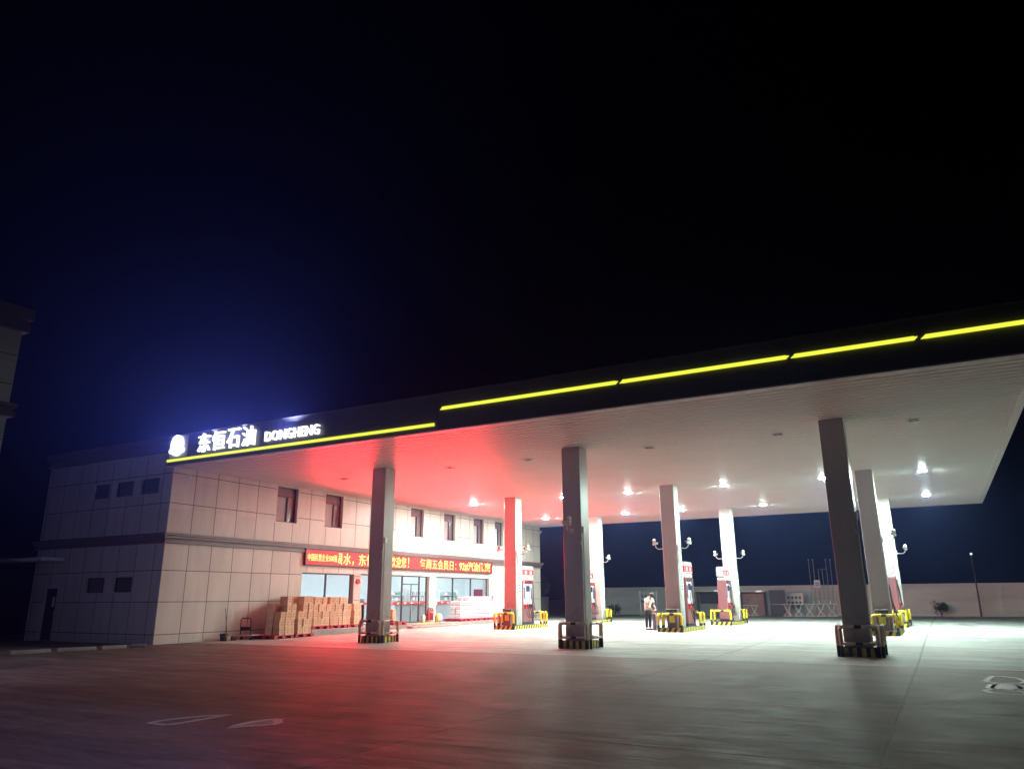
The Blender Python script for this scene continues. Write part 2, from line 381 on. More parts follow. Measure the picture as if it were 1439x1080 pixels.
# shift panel material origin: the part's own origin sits at the building corner
def corner_part(mb, name, mats, parent=None, **k):
    o = mb.build(name, mats, bld if parent is None else parent, **k)
    if parent is None: o.location = -bld_o
    return o
corner_part(w, 'wall', M_panel_f, label='lit long front wall facing the pumps')
sidew = [(-5.05, -3.95, 5.70, 6.31), (-3.54, -2.40, 5.70, 6.31), (-1.93, -.78, 5.70, 6.31), (-4.66, -3.45, 1.90, 2.48), (-2.87, -1.70, 1.90, 2.48), (-7.47, -6.57, 0, 2.11)]
w = MB()
for a, b, c, d in sub_rects(XB, 0, 0, 7.3, sidew): w.add([(a, 0, c), (b, 0, c), (b, 0, d), (a, 0, d)], [(0, 1, 2, 3)])
for a, b, c, d in sidew:
    t_ = .2
    w.add([(a, 0, c), (a, t_, c), (a, t_, d), (a, 0, d)], [(0, 1, 2, 3)]); w.add([(b, 0, c), (b, 0, d), (b, t_, d), (b, t_, c)], [(0, 1, 2, 3)])
    w.add([(a, 0, d), (a, t_, d), (b, t_, d), (b, 0, d)], [(0, 1, 2, 3)]); w.add([(a, 0, c), (b, 0, c), (b, t_, c), (a, t_, c)], [(0, 1, 2, 3)])
corner_part(w, 'wall', M_panel_s, label='dim short side wall facing the road')
w = MB(); w.add([(XB, 0, 0), (XB, 0, 7.3), (XB, LB, 7.3), (XB, LB, 0)], [(0, 1, 2, 3)]); w.add([(XB, LB, 0), (XB, LB, 7.3), (0, LB, 7.3), (0, LB, 0)], [(0, 1, 2, 3)])
corner_part(w, 'wall', M_panel_s, label='rear walls')
# panel joints (dark sealant), proud 2 mm
j = MB(); jw = .013
def segs(lo, hi, cuts):
    out = [(lo, hi)]
    for a, b in cuts:
        nn = []
        for l, h_ in out:
            if b <= l or a >= h_: nn.append((l, h_)); continue
            if a > l: nn.append((l, a))
            if b < h_: nn.append((b, h_))
        out = nn
    return out
ledy = (7.44, 24.66, 3.12, 3.90)
zl = [.35, 1.53, 2.70]; zu = [5.27, 6.45]
for z in zl + zu:
    cuts = [(h[0] - .05, h[1] + .05) for h in fh + [ledy] if h[2] - .02 < z < h[3] + .02]
    for a, b in segs(.02, LB - .02, cuts): j.box(.0, .003, a, b, z - jw, z + jw)
    cuts = [(h[0] - .03, h[1] + .03) for h in sidew if h[2] - .02 < z < h[3] + .02]
    for a, b in segs(XB + .02, -.02, cuts): j.box(a, b, -.003, 0, z - jw, z + jw)
k = 1
while k * 1.1 < LB:
    y = k * 1.1
    for lo, hi in ((0.02, 3.70), (4.14, 7.2)):
        for a, b in segs(lo, hi, [(h[2] - .05, h[3] + .05) for h in fh + [ledy] if h[0] - .05 < y < h[1] + .05]): j.box(0, .0025, y - jw, y + jw, a, b)
    k += 1
x = -.55
while x > XB:
    for lo, hi in ((.02, 3.70), (4.14, 7.2)):
        for a, b in segs(lo, hi, [(h[2] - .03, h[3] + .03) for h in sidew if h[0] - .03 < x < h[1] + .03]): j.box(x - jw, x + jw, -.0025, 0, a, b)
    x -= 1.1
corner_part(j, 'panel_joint', M_joint)
# string course and parapet cornice, stepped profile
def course(profile, name):
    c = MB()
    for z0, z1, d in profile:
        c.box(0.004, d, -d, LB + d, z0, z1); c.box(XB - d, .004, -d, -.004, z0, z1); c.box(XB - d, XB - .004, -.004, LB + d, z0, z1); c.box(XB - d, d, LB + .004, LB + d + .004, z0, z1)
    corner_part(c, name, M_course)
course([(3.72, 3.80, .10), (3.801, 3.90, .05), (3.901, 4.0, .16), (4.001, 4.10, .22)], 'string_course')
c = MB(); c.box(XB, .003, -.0, LB, 7.301, HB)
corner_part(c, 'parapet', M_roof)
c = MB()
for z0, z1, d in ((7.30, 7.40, .08), (7.401, 7.60, .04), (7.601, 7.72, .12), (7.721, 7.90, .18)):
    c.box(XB - d, -.25, -d, -.004, z0, z1); c.box(XB - d, XB - .004, -.003, LB, z0, z1)
corner_part(c, 'cornice', M_course)
# small concrete canopy over the side door
c = MB(); c.bbox(-10.3, -6.35, -1.0, -.004, 3.2, 3.34, .02)
corner_part(c, 'door_canopy', M_white)
# windows
def window(a, b, c, d, front=True, tr=.42, mull=.62):
    f = MB(); fr = .045; X = -.20 if front else .14
    def bx(u0, u1, v0, v1, t0=0, t1=.05):
        if front: f.box(X - .0, X + t1, u0, u1, v0, v1)
        else: f.box(u0, u1, X - t1, X, v0, v1)
    bx(a + .002, a + fr, c + .002, d - .002); bx(b - fr, b - .002, c + .002, d - .002); bx(a + fr, b - fr, c + .002, c + fr); bx(a + fr, b - fr, d - fr, d - .002)
    if front:
        zt = d - tr; ym = a + (b - a) * mull
        bx(a + fr, b - fr, zt - .025, zt + .025); bx(ym - .03, ym + .03, c + fr, zt - .025)
    o = f.build('window', M_frame, bld); o.location = -bld_o
    p = MB()
    if front: p.add([(X - .01, a, c), (X - .01, b, c), (X - .01, b, d), (X - .01, a, d)], [(0, 1, 2, 3)])
    else: p.add([(a, X + .01, c), (b, X + .01, c), (b, X + .01, d), (a, X + .01, d)], [(0, 1, 2, 3)])
    p.build('pane', M_pane, o)
    if front:
        q = MB(); q.add([(X - .008, a + fr, c + fr), (X - .008, a + (b - a) * .55, c + fr), (X - .008, a + (b - a) * .55, zt - .03), (X - .008, a + fr, zt - .03)], [(0, 1, 2, 3)])
        q.build('blind', M_blind, o)
for h in upw: window(*h)
for h in sidew[:5]: window(*h, front=False)
# side door
d_ = MB(); d_.bbox(-7.47 + .01, -6.57 - .01, .10, .15, .02, 2.09, .01); o = corner_part(d_, 'door', M_frame)
q = MB(); q.box(-6.98, -6.80, .09, .099, 1.35, 1.75); q.build('notice', M_white, o)
q = MB(); q.tube([(-6.72, .07, 1.0), (-6.72, .07, 1.15)], .015); q.build('handle', M_steel, o)
# shopfront glazing
def shopfront(a, b, c, d, mulls, band=True, doors=None):
    f = MB(); X = -.26; fr = .05
    f.box(X, X + .07, a + .002, a + fr, c, d - .002); f.box(X, X + .07, b - fr, b - .002, c, d - .002); f.box(X, X + .07, a + fr, b - fr, d - fr, d - .002); f.box(X, X + .07, a + fr, b - fr, c, c + .05)
    for y in mulls: f.box(X - .003, X + .073, y - .035, y + .035, c + .05, d - fr)
    o = f.build('shopfront', M_doorframe, bld); o.location = -bld_o
    p = MB(); p.add([(X + .02, a, c), (X + .02, b, c), (X + .02, b, d), (X + .02, a, d)], [(0, 1, 2, 3)]); p.build('pane', M_glass, o)
    if band:
        s_ = MB(); s_.box(X + .024, X + .028, a + .06, b - .06, 1.30, 1.42, 0)
        y = a + .3
        while y < b - .5: s_.box(X + .029, X + .031, y, y + .22, 1.315, 1.405, 1); y += .62
        s_.build('safety_band', [M_inkr, M_boardp], o)
    if doors:
        y0, y1, ym = doors
        q = MB(); q.box(X + .03, X + .075, ym - .012, ym + .012, c + .05, 2.35); q.box(X + .03, X + .075, y0, y1, 2.35, 2.40)
        q.build('door', M_doorframe, o)
        q = MB()
        for s2 in (-.12, .12): q.tube([(X + .12, ym + s2, .95), (X + .12, ym + s2, 1.55)], .02)
        q.build('handle', M_steel, o)
    return o
shopfront(*shop[0], [9.25], band=False)
shopfront(*shop[1], [13.0, 15.37, 16.97], doors=(15.4, 16.93, 16.2))
shopfront(*shop[2], [20.45, 22.5])
# interior room
r_ = MB(); x0, x1, y0, y1, z0, z1 = -6.8, -.33, 6.6, 31.5, .30, 3.3
r_.add([(x0, y0, z0), (x1, y0, z0), (x1, y1, z0), (x0, y1, z0), (x0, y0, z1), (x1, y0, z1), (x1, y1, z1), (x0, y1, z1)], [(0, 1, 2, 3)], 1)
r_.add([(x0, y0, z0), (x1, y0, z0), (x1, y1, z0), (x0, y1, z0), (x0, y0, z1), (x1, y0, z1), (x1, y1, z1), (x0, y1, z1)], [(7, 6, 5, 4), (4, 5, 1, 0), (6, 7, 3, 2), (7, 4, 0, 3)], 0)
r_.box(-5.9, -5.0, 31.44, 31.496, .31, 2.25, 2); r_.box(-.6, -.34, 24.6, 31.49, .305, 3.295, 0)
corner_part(r_, 'interior', [M_inner, M_innerfl, mat('inner_door_maroon', (.16, .02, .04), .4)])
# interior ceiling lamps
M_inlamp = emat('interior_tube_light', (.78, .95, 1.0), 95.0)
l = MB()
for yy in (8.3, 10.2, 13.2, 15.6, 18.0, 20.4, 22.8, 25.6, 28.6):
    for xx in (-1.8, -4.8):
        l = MB(); l.box(xx - .6, xx + .6, yy - .15, yy + .15, 3.24, 3.28); corner_part(l, 'ceiling_lamp', M_inlamp)

# shop fittings, each a thing
def shelf_unit(x, y, w_, lab, seed, rz=0, h=1.9):
    t = empty('display_shelf', (x, y, .30), rz, label=lab, cat='shelf', group='display shelves inside the shop')
    q = MB(); q.box(-.2, .2, -w_ / 2, -w_ / 2 + .03, 0, h); q.box(-.2, .2, w_ / 2 - .03, w_ / 2, 0, h)
    n = 5
    for i in range(n): q.box(-.19, .2, -w_ / 2 + .03, w_ / 2 - .03, .1 + i * (h - .15) / n, .13 + i * (h - .15) / n)
    q.box(-.22, -.2, -w_ / 2, w_ / 2, 0, h); q.build('frame', M_white, t)
    rr = random.Random(seed); q = MB()
    for i in range(n):
        yy = -w_ / 2 + .06; z = .132 + i * (h - .15) / n
        while yy < w_ / 2 - .16:
            ww = rr.choice((.07, .1, .14)); hh = rr.uniform(.12, .24)
            if rr.random() < .8: q.box(-.05, .17, yy, yy + ww, z, z + hh, rr.randrange(5))
            yy += ww + .02
    q.build('goods', [M_redsheet, M_white, mat('goods_grey', (.4, .42, .45), .5), mat('goods_green', (.15, .32, .22), .4), M_white], t)
    return t
shelf_unit(-.75, 12.15, .95, 'white shop shelf of red, green and dark goods behind the glass beside the front column', 3, h=1.3)
shelf_unit(-6.3, 21.9, 2.6, 'wide white shelf of goods on the back wall seen through the door glass', 5)
shelf_unit(-6.3, 25.0, 2.6, 'white shelf of goods deep in the shop, seen through the pane beside the door', 8)
shelf_unit(-6.3, 28.4, 2.4, 'white shelf of goods seen through the first pane of the far shop window', 11)
t = empty('service_counter', (-3.0, 20.0, .30), label='long white shop counter with a red edge seen through the entrance', cat='counter')
q = MB(); q.bbox(-.35, .35, -2.2, 4.0, 0, .95, .02); q.build('body', M_white, t)
q = MB(); q.bbox(-.40, .40, -2.25, 4.05, .952, 1.0, .01); q.build('counter_top', M_red, t)
t = empty('sofa', (-1.3, 8.3, .30), label='maroon and grey sofa behind the first shop window', cat='sofa')
q = MB(); q.bbox(-.4, .4, -.9, 1.3, .1, .45, .05); q.build('seat', M_redsheet, t)
q = MB(); q.bbox(-.75, -.42, -.9, 1.3, .1, 1.25, .06); q.build('backrest', mat('sofa_pink', (.45, .12, .2), .7), t)
t = empty('swivel_chair', (-1.1, 7.75, .30), label='dark grey high backed chair at the near end of the first shop window', cat='chair')
q = MB(); q.tube([(0, 0, .05), (0, 0, .45)], .03); q.bbox(-.25, .25, -.25, .25, .45, .53, .03); q.build('seat', M_ink, t)
q = MB(); q.bbox(-.05, .05, -.28, .28, .6, 1.35, .04); q.build('backrest', mat('chair_grey', (.12, .13, .18), .7), t)

# ------------------------------------------------------------------ canopy
can = empty('station_canopy', (0, 0, 0), label='huge flat fuel station canopy with white soffit and black fascia on nine square columns', cat='canopy')
q = MB(); n = int(DC / .32)
st = DC / n
for i in range(n):
    a = i * st; b = a + st - .085
    q.add([(.02, a, HC), (WC, a, HC), (WC, b, HC), (.02, b, HC)], [(3, 2, 1, 0)])
    q.add([(.02, b, HC), (WC, b, HC), (WC, b, HC + .045), (.02, b, HC + .045)], [(3, 2, 1, 0)])
    q.add([(.02, b, HC + .045), (WC, b, HC + .045), (WC, a + st, HC + .045), (.02, a + st, HC + .045)], [(3, 2, 1, 0)], 1)  # groove back coloured dark to stand for the shadow in the seam
    q.add([(.02, a + st, HC + .045), (WC, a + st, HC + .045), (WC, a + st, HC), (.02, a + st, HC)], [(3, 2, 1, 0)])
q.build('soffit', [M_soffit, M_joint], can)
q = MB(); q.box(.01, WC + .0, .0, DC, HC + .05, 7.75); q.build('roof', M_roof, can)
FT = .16
q = MB()
segx = [-.22, 6.0, 12.75, 18.85, 23.45, 26.32, WC + FT]
for a, b in zip(segx, segx[1:]): q.box(a + .004, b - .004, -FT, -.004, HC + .03, 7.86)
q.box(-.22, WC + FT, -FT - .02, .02, 7.861, 7.90)
ysr = [0 + k * DC / 5 for k in range(6)]
for a, b in zip(ysr, ysr[1:]): q.box(WC + .004, WC + FT, a + .004, b - .004, HC + .03, 7.86)
q.box(WC + .004, WC + FT + .02, 0.02, DC + FT, 7.861, 7.90)
for k in range(5): q.box(.0 + k * WC / 5 + .004, (k + 1) * WC / 5 - .004, DC + .004, DC + FT, HC + .03, 7.86)
q.build('fascia', M_fascia, can)
q = MB(); q.box(-.22, WC + FT + .01, -FT - .012, .06, HC - .012, HC + .028); q.box(WC - .05, WC + FT + .012, .061, DC + FT, HC - .012, HC + .028); q.box(0.02, WC - .051, DC - .05, DC + FT, HC - .012, HC + .028)
q.build('edge_trim', M_trim, can)
colxy = [(x, y) for y in (4.726, 15.523, 26.661) for x in (6.755, 15.22, 23.737)]
for (x, y) in colxy:
    q = MB(); h0 = gz(y) - .05
    q.bbox(x - .34, x + .34, y - .325, y + .325, h0, HC - .002, .012)
    q.box(x - .344, x + .344, y - .329, y + .329, HC - .30, HC - .285); q.box(x - .343, x + .343, y - .328, y + .328, 3.40, 3.408)
    cl_o = q.build('column', M_colp, can)
    q = MB(); q.tube([(x + .352, y - .2, h0 + .06), (x + .352, y - .2, 3.70)], .012, 6); q.bbox(x + .344, x + .40, y - .28, y - .12, 3.70, 3.92, .008); q.bbox(x + .30, x + .341, y - .345, y - .329, 3.3, 3.42, .004)
    q.build('conduit', M_white, cl_o)
# fascia light lines
M_ystrip = emat('yellow_light', (.80, .86, .06), 1.0)
strips = [(-.20, 12.62, 6.89), (12.92, 14.30, 7.38), (14.34, 18.76, 7.38), (18.97, 23.33, 7.38), (23.54, 26.2, 7.38), (26.43, 28.62, 7.38)]
for a, b, z in strips:
    q = MB(); q.box(a, b, -FT - .06, -FT - .004, z - .045, z + .045, 0)
    q.prism([(a, z - .042), (a, z + .042), (a - .10, z - .04)] if z > 7 else [(a, z - .042), (a, z + .042), (a - .03, z)], 1, -FT - .028, -FT - .006)
    if z > 7 and b < 28: q.prism([(b, z + .042), (b, z - .042), (b + .08, z + .035)], 1, -FT - .028, -FT - .006)
    q.build('light_strip', M_ystrip, can)

# illuminated name sign on the fascia
sg = empty('name_sign', (3.9, -FT, 7.4), label='glowing white channel letters and round emblem at the left end of the fascia', cat='sign')
so = Vector(sg.location)
M_letter = emat('sign_letter_light', (.92, .95, 1.0), 1.5)
M_halo = mat('letter_return', (.5, .52, .6), .4)
def sgpart(mb, name, mm, **k):
    mb.v = [(v[0] - so.x, v[1] - so.y, v[2] - so.z) for v in mb.v]; return mb.build(name, mm, sg, **k)
chars = '东恒石油'; cxs = [1.62, 2.42, 3.22, 4.02]
q = MB()
for ch, xx in zip(chars, cxs): place_text(q, ch, (xx, -FT - .09, 7.04), (1, 0, 0), (0, 0, 1), .66, .74, bold=.006, ext=.05)
sgpart(q, 'chinese_lettering', M_letter)
q = MB(); place_text(q, 'DONGHENG', (5.22, -FT - .09, 7.10), (1, 0, 0), (0, 0, 1), 2.60, .36, bold=.004, ext=.05)
sgpart(q, 'latin_lettering', M_letter)
# emblem: three overlapping petals under a round dome
q = MB()
def disc(cx0, cz0, rx, rz, y0=-FT - .14, y1=-FT - .02, n=28):
    q.prism([(cx0 + rx * math.cos(2 * math.pi * k / n), cz0 + rz * math.sin(2 * math.pi * k / n)) for k in range(n)], 1, y0, y1)
disc(.36, 7.47, .33, .40); disc(.13, 7.24, .17, .12, -FT - .137, -FT - .023); disc(.60, 7.26, .17, .12, -FT - .134, -FT - .026); disc(.36, 7.18, .2, .14, -FT - .131, -FT - .029)
sgpart(q, 'emblem', M_letter)
q = MB(); q.bbox(-.14, .92, -FT - .018, -FT + .0, 7.0, 7.86, .004); sgpart(q, 'emblem_back_panel', M_halo)

# unseen spots added in front of the letters stand in for the sign's light
def glow_spot(parent, loc, rot, col, power, size=R(172), blend=.35):
    ld = bpy.data.lights.new('sign_glow_spot', 'SPOT'); ld.energy = power; ld.color = col; ld.spot_size = size; ld.spot_blend = blend; ld.shadow_soft_size = 0.0
    lo_ = bpy.data.objects.new('sign_glow_spot', ld); COL.objects.link(lo_); lo_.parent = parent; lo_.location = loc; lo_.rotation_euler = rot
for xx, zz, pw in ((.36, 7.4, 1900), (2.3, 7.4, 2500), (3.9, 7.4, 2800), (6.5, 7.3, 2600)):
    glow_spot(sg, (xx - so.x, -FT - .22 - so.y, zz - so.z), (R(-90 - 40), 0, 0), (.36, .40, 1.0), pw, R(164), .7)

# red LED message board
led = empty('led_message_board', (0, 16.05, 3.5), label='long red LED board scrolling yellow Chinese text above the shop windows', cat='sign')
lo = Vector(led.location)
def lpart(mb, name, mm, **k):
    mb.v = [(v[0] - lo.x, v[1] - lo.y, v[2] - lo.z) for v in mb.v]; return mb.build(name, mm, led, **k)
q = MB(); q.bbox(.004, .10, 7.44, 24.66, 3.13, 3.90, .01); q.box(.1, .135, 7.44, 24.66, 3.86, 3.9); q.box(.1, .135, 7.44, 24.66, 3.13, 3.17); q.box(.1, .135, 7.44, 7.48, 3.171, 3.859); q.box(.1, .135, 24.62, 24.66, 3.171, 3.859)
lpart(q, 'frame', M_dark)
q = MB(); q.add([(.112, 7.48, 3.17), (.112, 24.62, 3.17), (.112, 24.62, 3.86), (.112, 7.48, 3.86)], [(0, 1, 2, 3)])
lpart(q, 'display', emat('led_red', (1.0, .004, .018), .62))
q = MB()
def lt(txt, y0, y1, z0, z1, bold=.010, crop=None): place_text(q, txt, (.118, y0, z0), (0, 1, 0), (0, 0, 1), y1 - y0, z1 - z0, bold=bold, ext=.004, crop=crop)
Z0, Z1 = 3.23, 3.80
lt('中国民营企业500强', 7.60, 9.62, 3.34, 3.68, .004)
lt('银', 9.45, 10.02, Z0, Z1, .02, crop=(.5, 1.))
lt('水', 10.08, 10.64, Z0, Z1); lt('，', 10.74, 10.86, Z0, Z0 + .2)
lt('东恒石油', 11.24, 13.7, Z0, Z1); lt('欢迎您', 13.85, 15.25, Z0, Z1); lt('！', 15.42, 15.5, Z0 + .03, Z1)
lt('每周五会员日', 16.55, 20.0, Z0, Z1); lt('：', 20.22, 20.30, Z0 + .06, Z0 + .40)
lt('92#汽油优', 20.66, 23.55, Z0, Z1, .018); lt('惠', 23.65, 24.45, Z0, Z1, .03)
lpart(q, 'message_text', emat('led_yellow', (1.0, .80, .18), 1.5))

for k in range(12):
    glow_spot(led, (.30, 8.2 + k * 1.43 - lo.y, 0), (0, R(-90), 0), (1.0, .010, .022), 800, R(164), .6)  # unseen red spots added before the board to cast its light

# ceiling light fixtures
M_lamp = emat('canopy_lamp', (.78, 1.0, .90), 3700.0)
M_lampoff = mat('lamp_lens_off', (.12, .12, .11), .2)
lx = [3.72, 9.3, 12.85, 17.65, 22.0, 25.92]
def fixture(lit):
    t = empty('ceiling_light', (0, 0, 0), cat='ceiling light')
    q = MB(); q.bbox(-.18, .18, -.18, .18, -.03, -.002, .008); q.build('housing', M_trim, t)
    q = MB(); q.bbox(-.135, .135, -.135, .135, -.036 if lit else -.036, -.031, .01); q.build('lens', M_lamp if lit else M_lampoff, t)
    return t
fx = {True: fixture(True), False: fixture(False)}; used = {True: 0, False: 0}
names_y = {5.75: 'front', 16.5: 'middle', 25.5: 'rear'}
ordx = ['nearest the shop building', 'second from the shop building', 'third from the shop building', 'third from the open end', 'second from the open end', 'nearest the open end']
for yy, rown in names_y.items():
    for i, xx in enumerate(lx):
        lit = yy > 6
        o = fx[lit] if not used[lit] else copy_tree(fx[lit]); used[lit] = 1
        o.location = (xx, yy, HC)
        o['label'] = ('glowing white' if lit else 'unlit grey') + ' square ceiling light in the ' + rown + ' row, ' + ordx[i]
        o['group'] = 'lit lights under the canopy' if lit else 'unlit lights under the canopy'

# ------------------------------------------------------------------ column guards (front row)
def hoop(mb, p0, p1, zb, h, r, mid=None, black=True):
    """U rail from p0 to p1 (xy), two materials: 0 rail colour, 1 black"""
    p0 = Vector((*p0, 0)); p1 = Vector((*p1, 0)); d = (p1 - p0); L = d.length; d.normalize(); cr = .10
    pts = [p0 + Vector((0, 0, zb)), p0 + Vector((0, 0, zb + .30)), p0 + Vector((0, 0, zb + h - cr))]
    for k in (1, 2, 3): a = math.pi / 2 * k / 4; pts.append(p0 + d * (cr - cr * math.cos(a)) + Vector((0, 0, zb + h - cr + cr * math.sin(a))))
    pts.append(p0 + d * cr + Vector((0, 0, zb + h)))
    m0 = len(pts)
    pts += [p0 + d * (L * .5 - .09) + Vector((0, 0, zb + h)), p0 + d * (L * .5 + .09) + Vector((0, 0, zb + h)), p1 - d * cr + Vector((0, 0, zb + h))]
    for k in (3, 2, 1): a = math.pi / 2 * k / 4; pts.append(p1 - d * (cr - cr * math.cos(a)) + Vector((0, 0, zb + h - cr + cr * math.sin(a))))
    pts += [p1 + Vector((0, 0, zb + h - cr)), p1 + Vector((0, 0, zb + .30)), p1 + Vector((0, 0, zb))]
    last = len(pts) - 2
    mb.tube(pts, r, 8, band=lambda i: 1 if i in (0, last, m0) else 0)
    if mid:
        a = p0 + Vector((0, 0, zb + mid)); b = p1 + Vector((0, 0, zb + mid)); c_ = (a + b) / 2
        mb.tube([a, c_ - d * .09, c_ + d * .09, b], r * .8, 8, band=lambda i: 1 if i == 1 else 0)
def stripes(mb, x0, x1, y0, y1, z0, z1, w_=.14, slant=.5):
    """striped kerb: dark block plus slanted yellow quads 3 mm proud on all four sides"""
    mb.bbox(x0, x1, y0, y1, z0, z1, .015, 1)
    e = .003
    def side(P, D, L, nrm):
        s_ = .05; h = z1 - z0 - .03; sl = slant * h
        while s_ + w_ + sl < L - .02:
            a = P + D * s_ + nrm * e; up = Vector((0, 0, h)); b0 = a + Vector((0, 0, .0))
            mb.add([b0, b0 + D * w_, b0 + D * (w_ + sl) + up, b0 + D * sl + up], [(0, 1, 2, 3)], 0); s_ += 2 * w_
    z = z0 + .015
    side(Vector((x0, y0, z)), Vector((1, 0, 0)), x1 - x0, Vector((0, -1, 0))); side(Vector((x1, y0, z)), Vector((0, 1, 0)), y1 - y0, Vector((1, 0, 0)))
    side(Vector((x1, y1, z)), Vector((-1, 0, 0)), x1 - x0, Vector((0, 1, 0))); side(Vector((x0, y1, z)), Vector((0, -1, 0)), y1 - y0, Vector((-1, 0, 0)))
M_railf = mat('guard_rail_paint', (.64, .54, .42), .4, var=.15, vscale=5)
t = empty('column_guard', (0, 0, 0), cat='guard rail', group='guard rails round the front columns')
q = MB(); stripes(q, -.47, .47, -.47, .47, -.04, .24, .11, .0)
# the plinth is a ring: column passes through it
q.build('striped_plinth', [M_yellowc, M_blackc], t)
for p0, p1 in (((-.46, -.56), (.46, -.56)), ((.56, -.46), (.56, .46)), ((.46, .56), (-.46, .56)), ((-.56, .46), (-.56, -.46))):
    q = MB(); hoop(q, p0, p1, -.02, .80, .047, mid=.36); q.build('hoop', [M_railf, M_black], t, smooth=True)
for i, (x, lab) in enumerate(((6.755, 'striped square guard rail round the foot of the front column by the carton stacks'), (15.22, 'striped square guard rail round the foot of the middle front column'), (23.737, 'striped square guard rail round the foot of the front column farthest from the shop'))):
    o = t if i == 0 else copy_tree(t)
    o.location = (x + .06, 4.72, gz(4.7)); o['label'] = lab

# ------------------------------------------------------------------ pump islands
def make_island(front):
    t = empty('pump_island', (0, 0, 0), cat='pump island', group='striped pump islands under the canopy')
    q = MB()
    if front: stripes(q, -.58, .58, -1.0, 2.75, -.05, .19, .13)
    else: stripes(q, -.55, .55, -3.1, .80, -.05, .19, .13)
    q.build('kerb', [M_yellowc, M_blackc], t)
    ya, yb = (-1.0, 2.75) if front else (-3.1, .80)
    def H(p0, p1):
        q = MB(); hoop(q, p0, p1, .0, .76, .055); q.build('hoop', [M_yellow, M_black], t, smooth=True)
    H((-.34, ya + .06), (.52, ya + .06)); H((-.53, ya + .02), (-.53, ya + .8)) 
    H((-.40, yb - .06), (.40, yb - .06)); H((.53, yb - .75), (.53, yb - .04))
    return t
isl = {True: make_island(True), False: make_island(False)}; used = {True: 0, False: 0}
nmx = {6.755: 'nearest the shop', 15.22: 'in the middle', 23.737: 'farthest from the shop'}
for y, front in ((15.523, True), (26.661, False)):
    for x in (6.755, 15.22, 23.737):
        o = isl[front] if not used[front] else copy_tree(isl[front]); used[front] = 1
        o.location = (x, y, gz(y)); o['label'] = 'yellow and black striped pump island of the ' + ('second' if front else 'rear') + ' row, ' + nmx[x]

# ------------------------------------------------------------------ dispensers
def make_disp():
    t = empty('fuel_dispenser', (0, 0, 0), cat='fuel dispenser', group='fuel dispensers on the islands')
    q = MB(); q.bbox(-.24, .24, -.62, .62, 0, .12, .01); q.build('base', M_dark, t)
    q = MB(); q.bbox(-.25, .25, -.60, -.50, .121, 2.18, .02); q.bbox(-.25, .25, .50, .60, .121, 2.18, .02); q.bbox(-.19, .19, -.498, .498, .121, 1.0, .01); q.build('cabinet', M_redsheet, t)
    q = MB(); q.bbox(-.21, .21, -.498, .498, 1.001, 2.0, .02); q.build('display_panel', mat('dispenser_white', (.70, .74, .78), .3), t)
    q = MB()
    for s_ in (1, -1):
        X = .213 * s_
        q.box(min(X, X + .01 * s_), max(X, X + .01 * s_), -.2, .2, 1.62, 1.92)
        q.box(min(X, X + .01 * s_), max(X, X + .01 * s_), -.42, -.30, 1.25, 1.85); q.box(min(X, X + .01 * s_), max(X, X + .01 * s_), .30, .42, 1.25, 1.85)
    q.build('screen', M_blueglass, t)
    q = MB()
    for s_ in (1, -1):
        X = .212 * s_; q.box(min(X, X + .012 * s_), max(X, X + .012 * s_), -.16, .16, 1.2, 1.55)
    q.build('keypad', M_white, t)
    q = MB(); q.bbox(-.24, .24, -.56, .56, 2.181, 2.36, .05); q.build('head', M_white, t)
    for yy, mm in ((-.36, M_red), (-.12, M_red), (.12, M_black), (.36, M_black)):
        for s_ in (1, -1):
            q = MB(); X = .20 * s_
            q.bbox(min(X, X + .1 * s_), max(X, X + .1 * s_), yy - .05, yy + .05, .78, .98, .015); q.tube([(X + .08 * s_, yy, .95), (X + .17 * s_, yy + .02, .80), (X + .19 * s_, yy + .02, .70)], .018)
            nz = q.build('nozzle', mm, t)
            q = MB(); pts = []
            for k in range(15):
                a = k / 14; pts.append((X + (.12 + .14 * math.sin(math.pi * a)) * s_, yy + .10 * a, .78 + (1.15 - .78) * a - .72 * math.sin(math.pi * a) ** .7 * (1 - a * .3)))
            pts += [(X + .1 * s_, yy + .12, 1.6), (X + .05 * s_, yy + .12, 2.1)]
            pts = [(p[0], p[1], max(.15, p[2])) for p in pts]
            q.tube(pts, .016, 6); q.build('hose', M_rubber, nz, smooth=True)
    return t
dp = make_disp()
dpos = [(6.755, 16.72, 0), (15.22, 17.2, 0), (23.737, 17.0, 0), (6.755, 25.1, 0), (15.22, 24.9, 0), (23.737, 24.9, 0)]
dl = ['maroon and white fuel dispenser behind the red lit column nearest the shop', 'fuel dispenser just right of the column beside the bowing person', 'fuel dispenser hidden mostly by the dark front column farthest from the shop', 'rear row fuel dispenser behind the middle front column', 'rear row dispenser with its maroon end to the road, right of the bowing person', 'rear row fuel dispenser with black hoses beside the last column']
for i, p in enumerate(dpos):
    o = dp if i == 0 else copy_tree(dp); o.location = (p[0], p[1], gz(p[1]) + .19); o['label'] = dl[i]
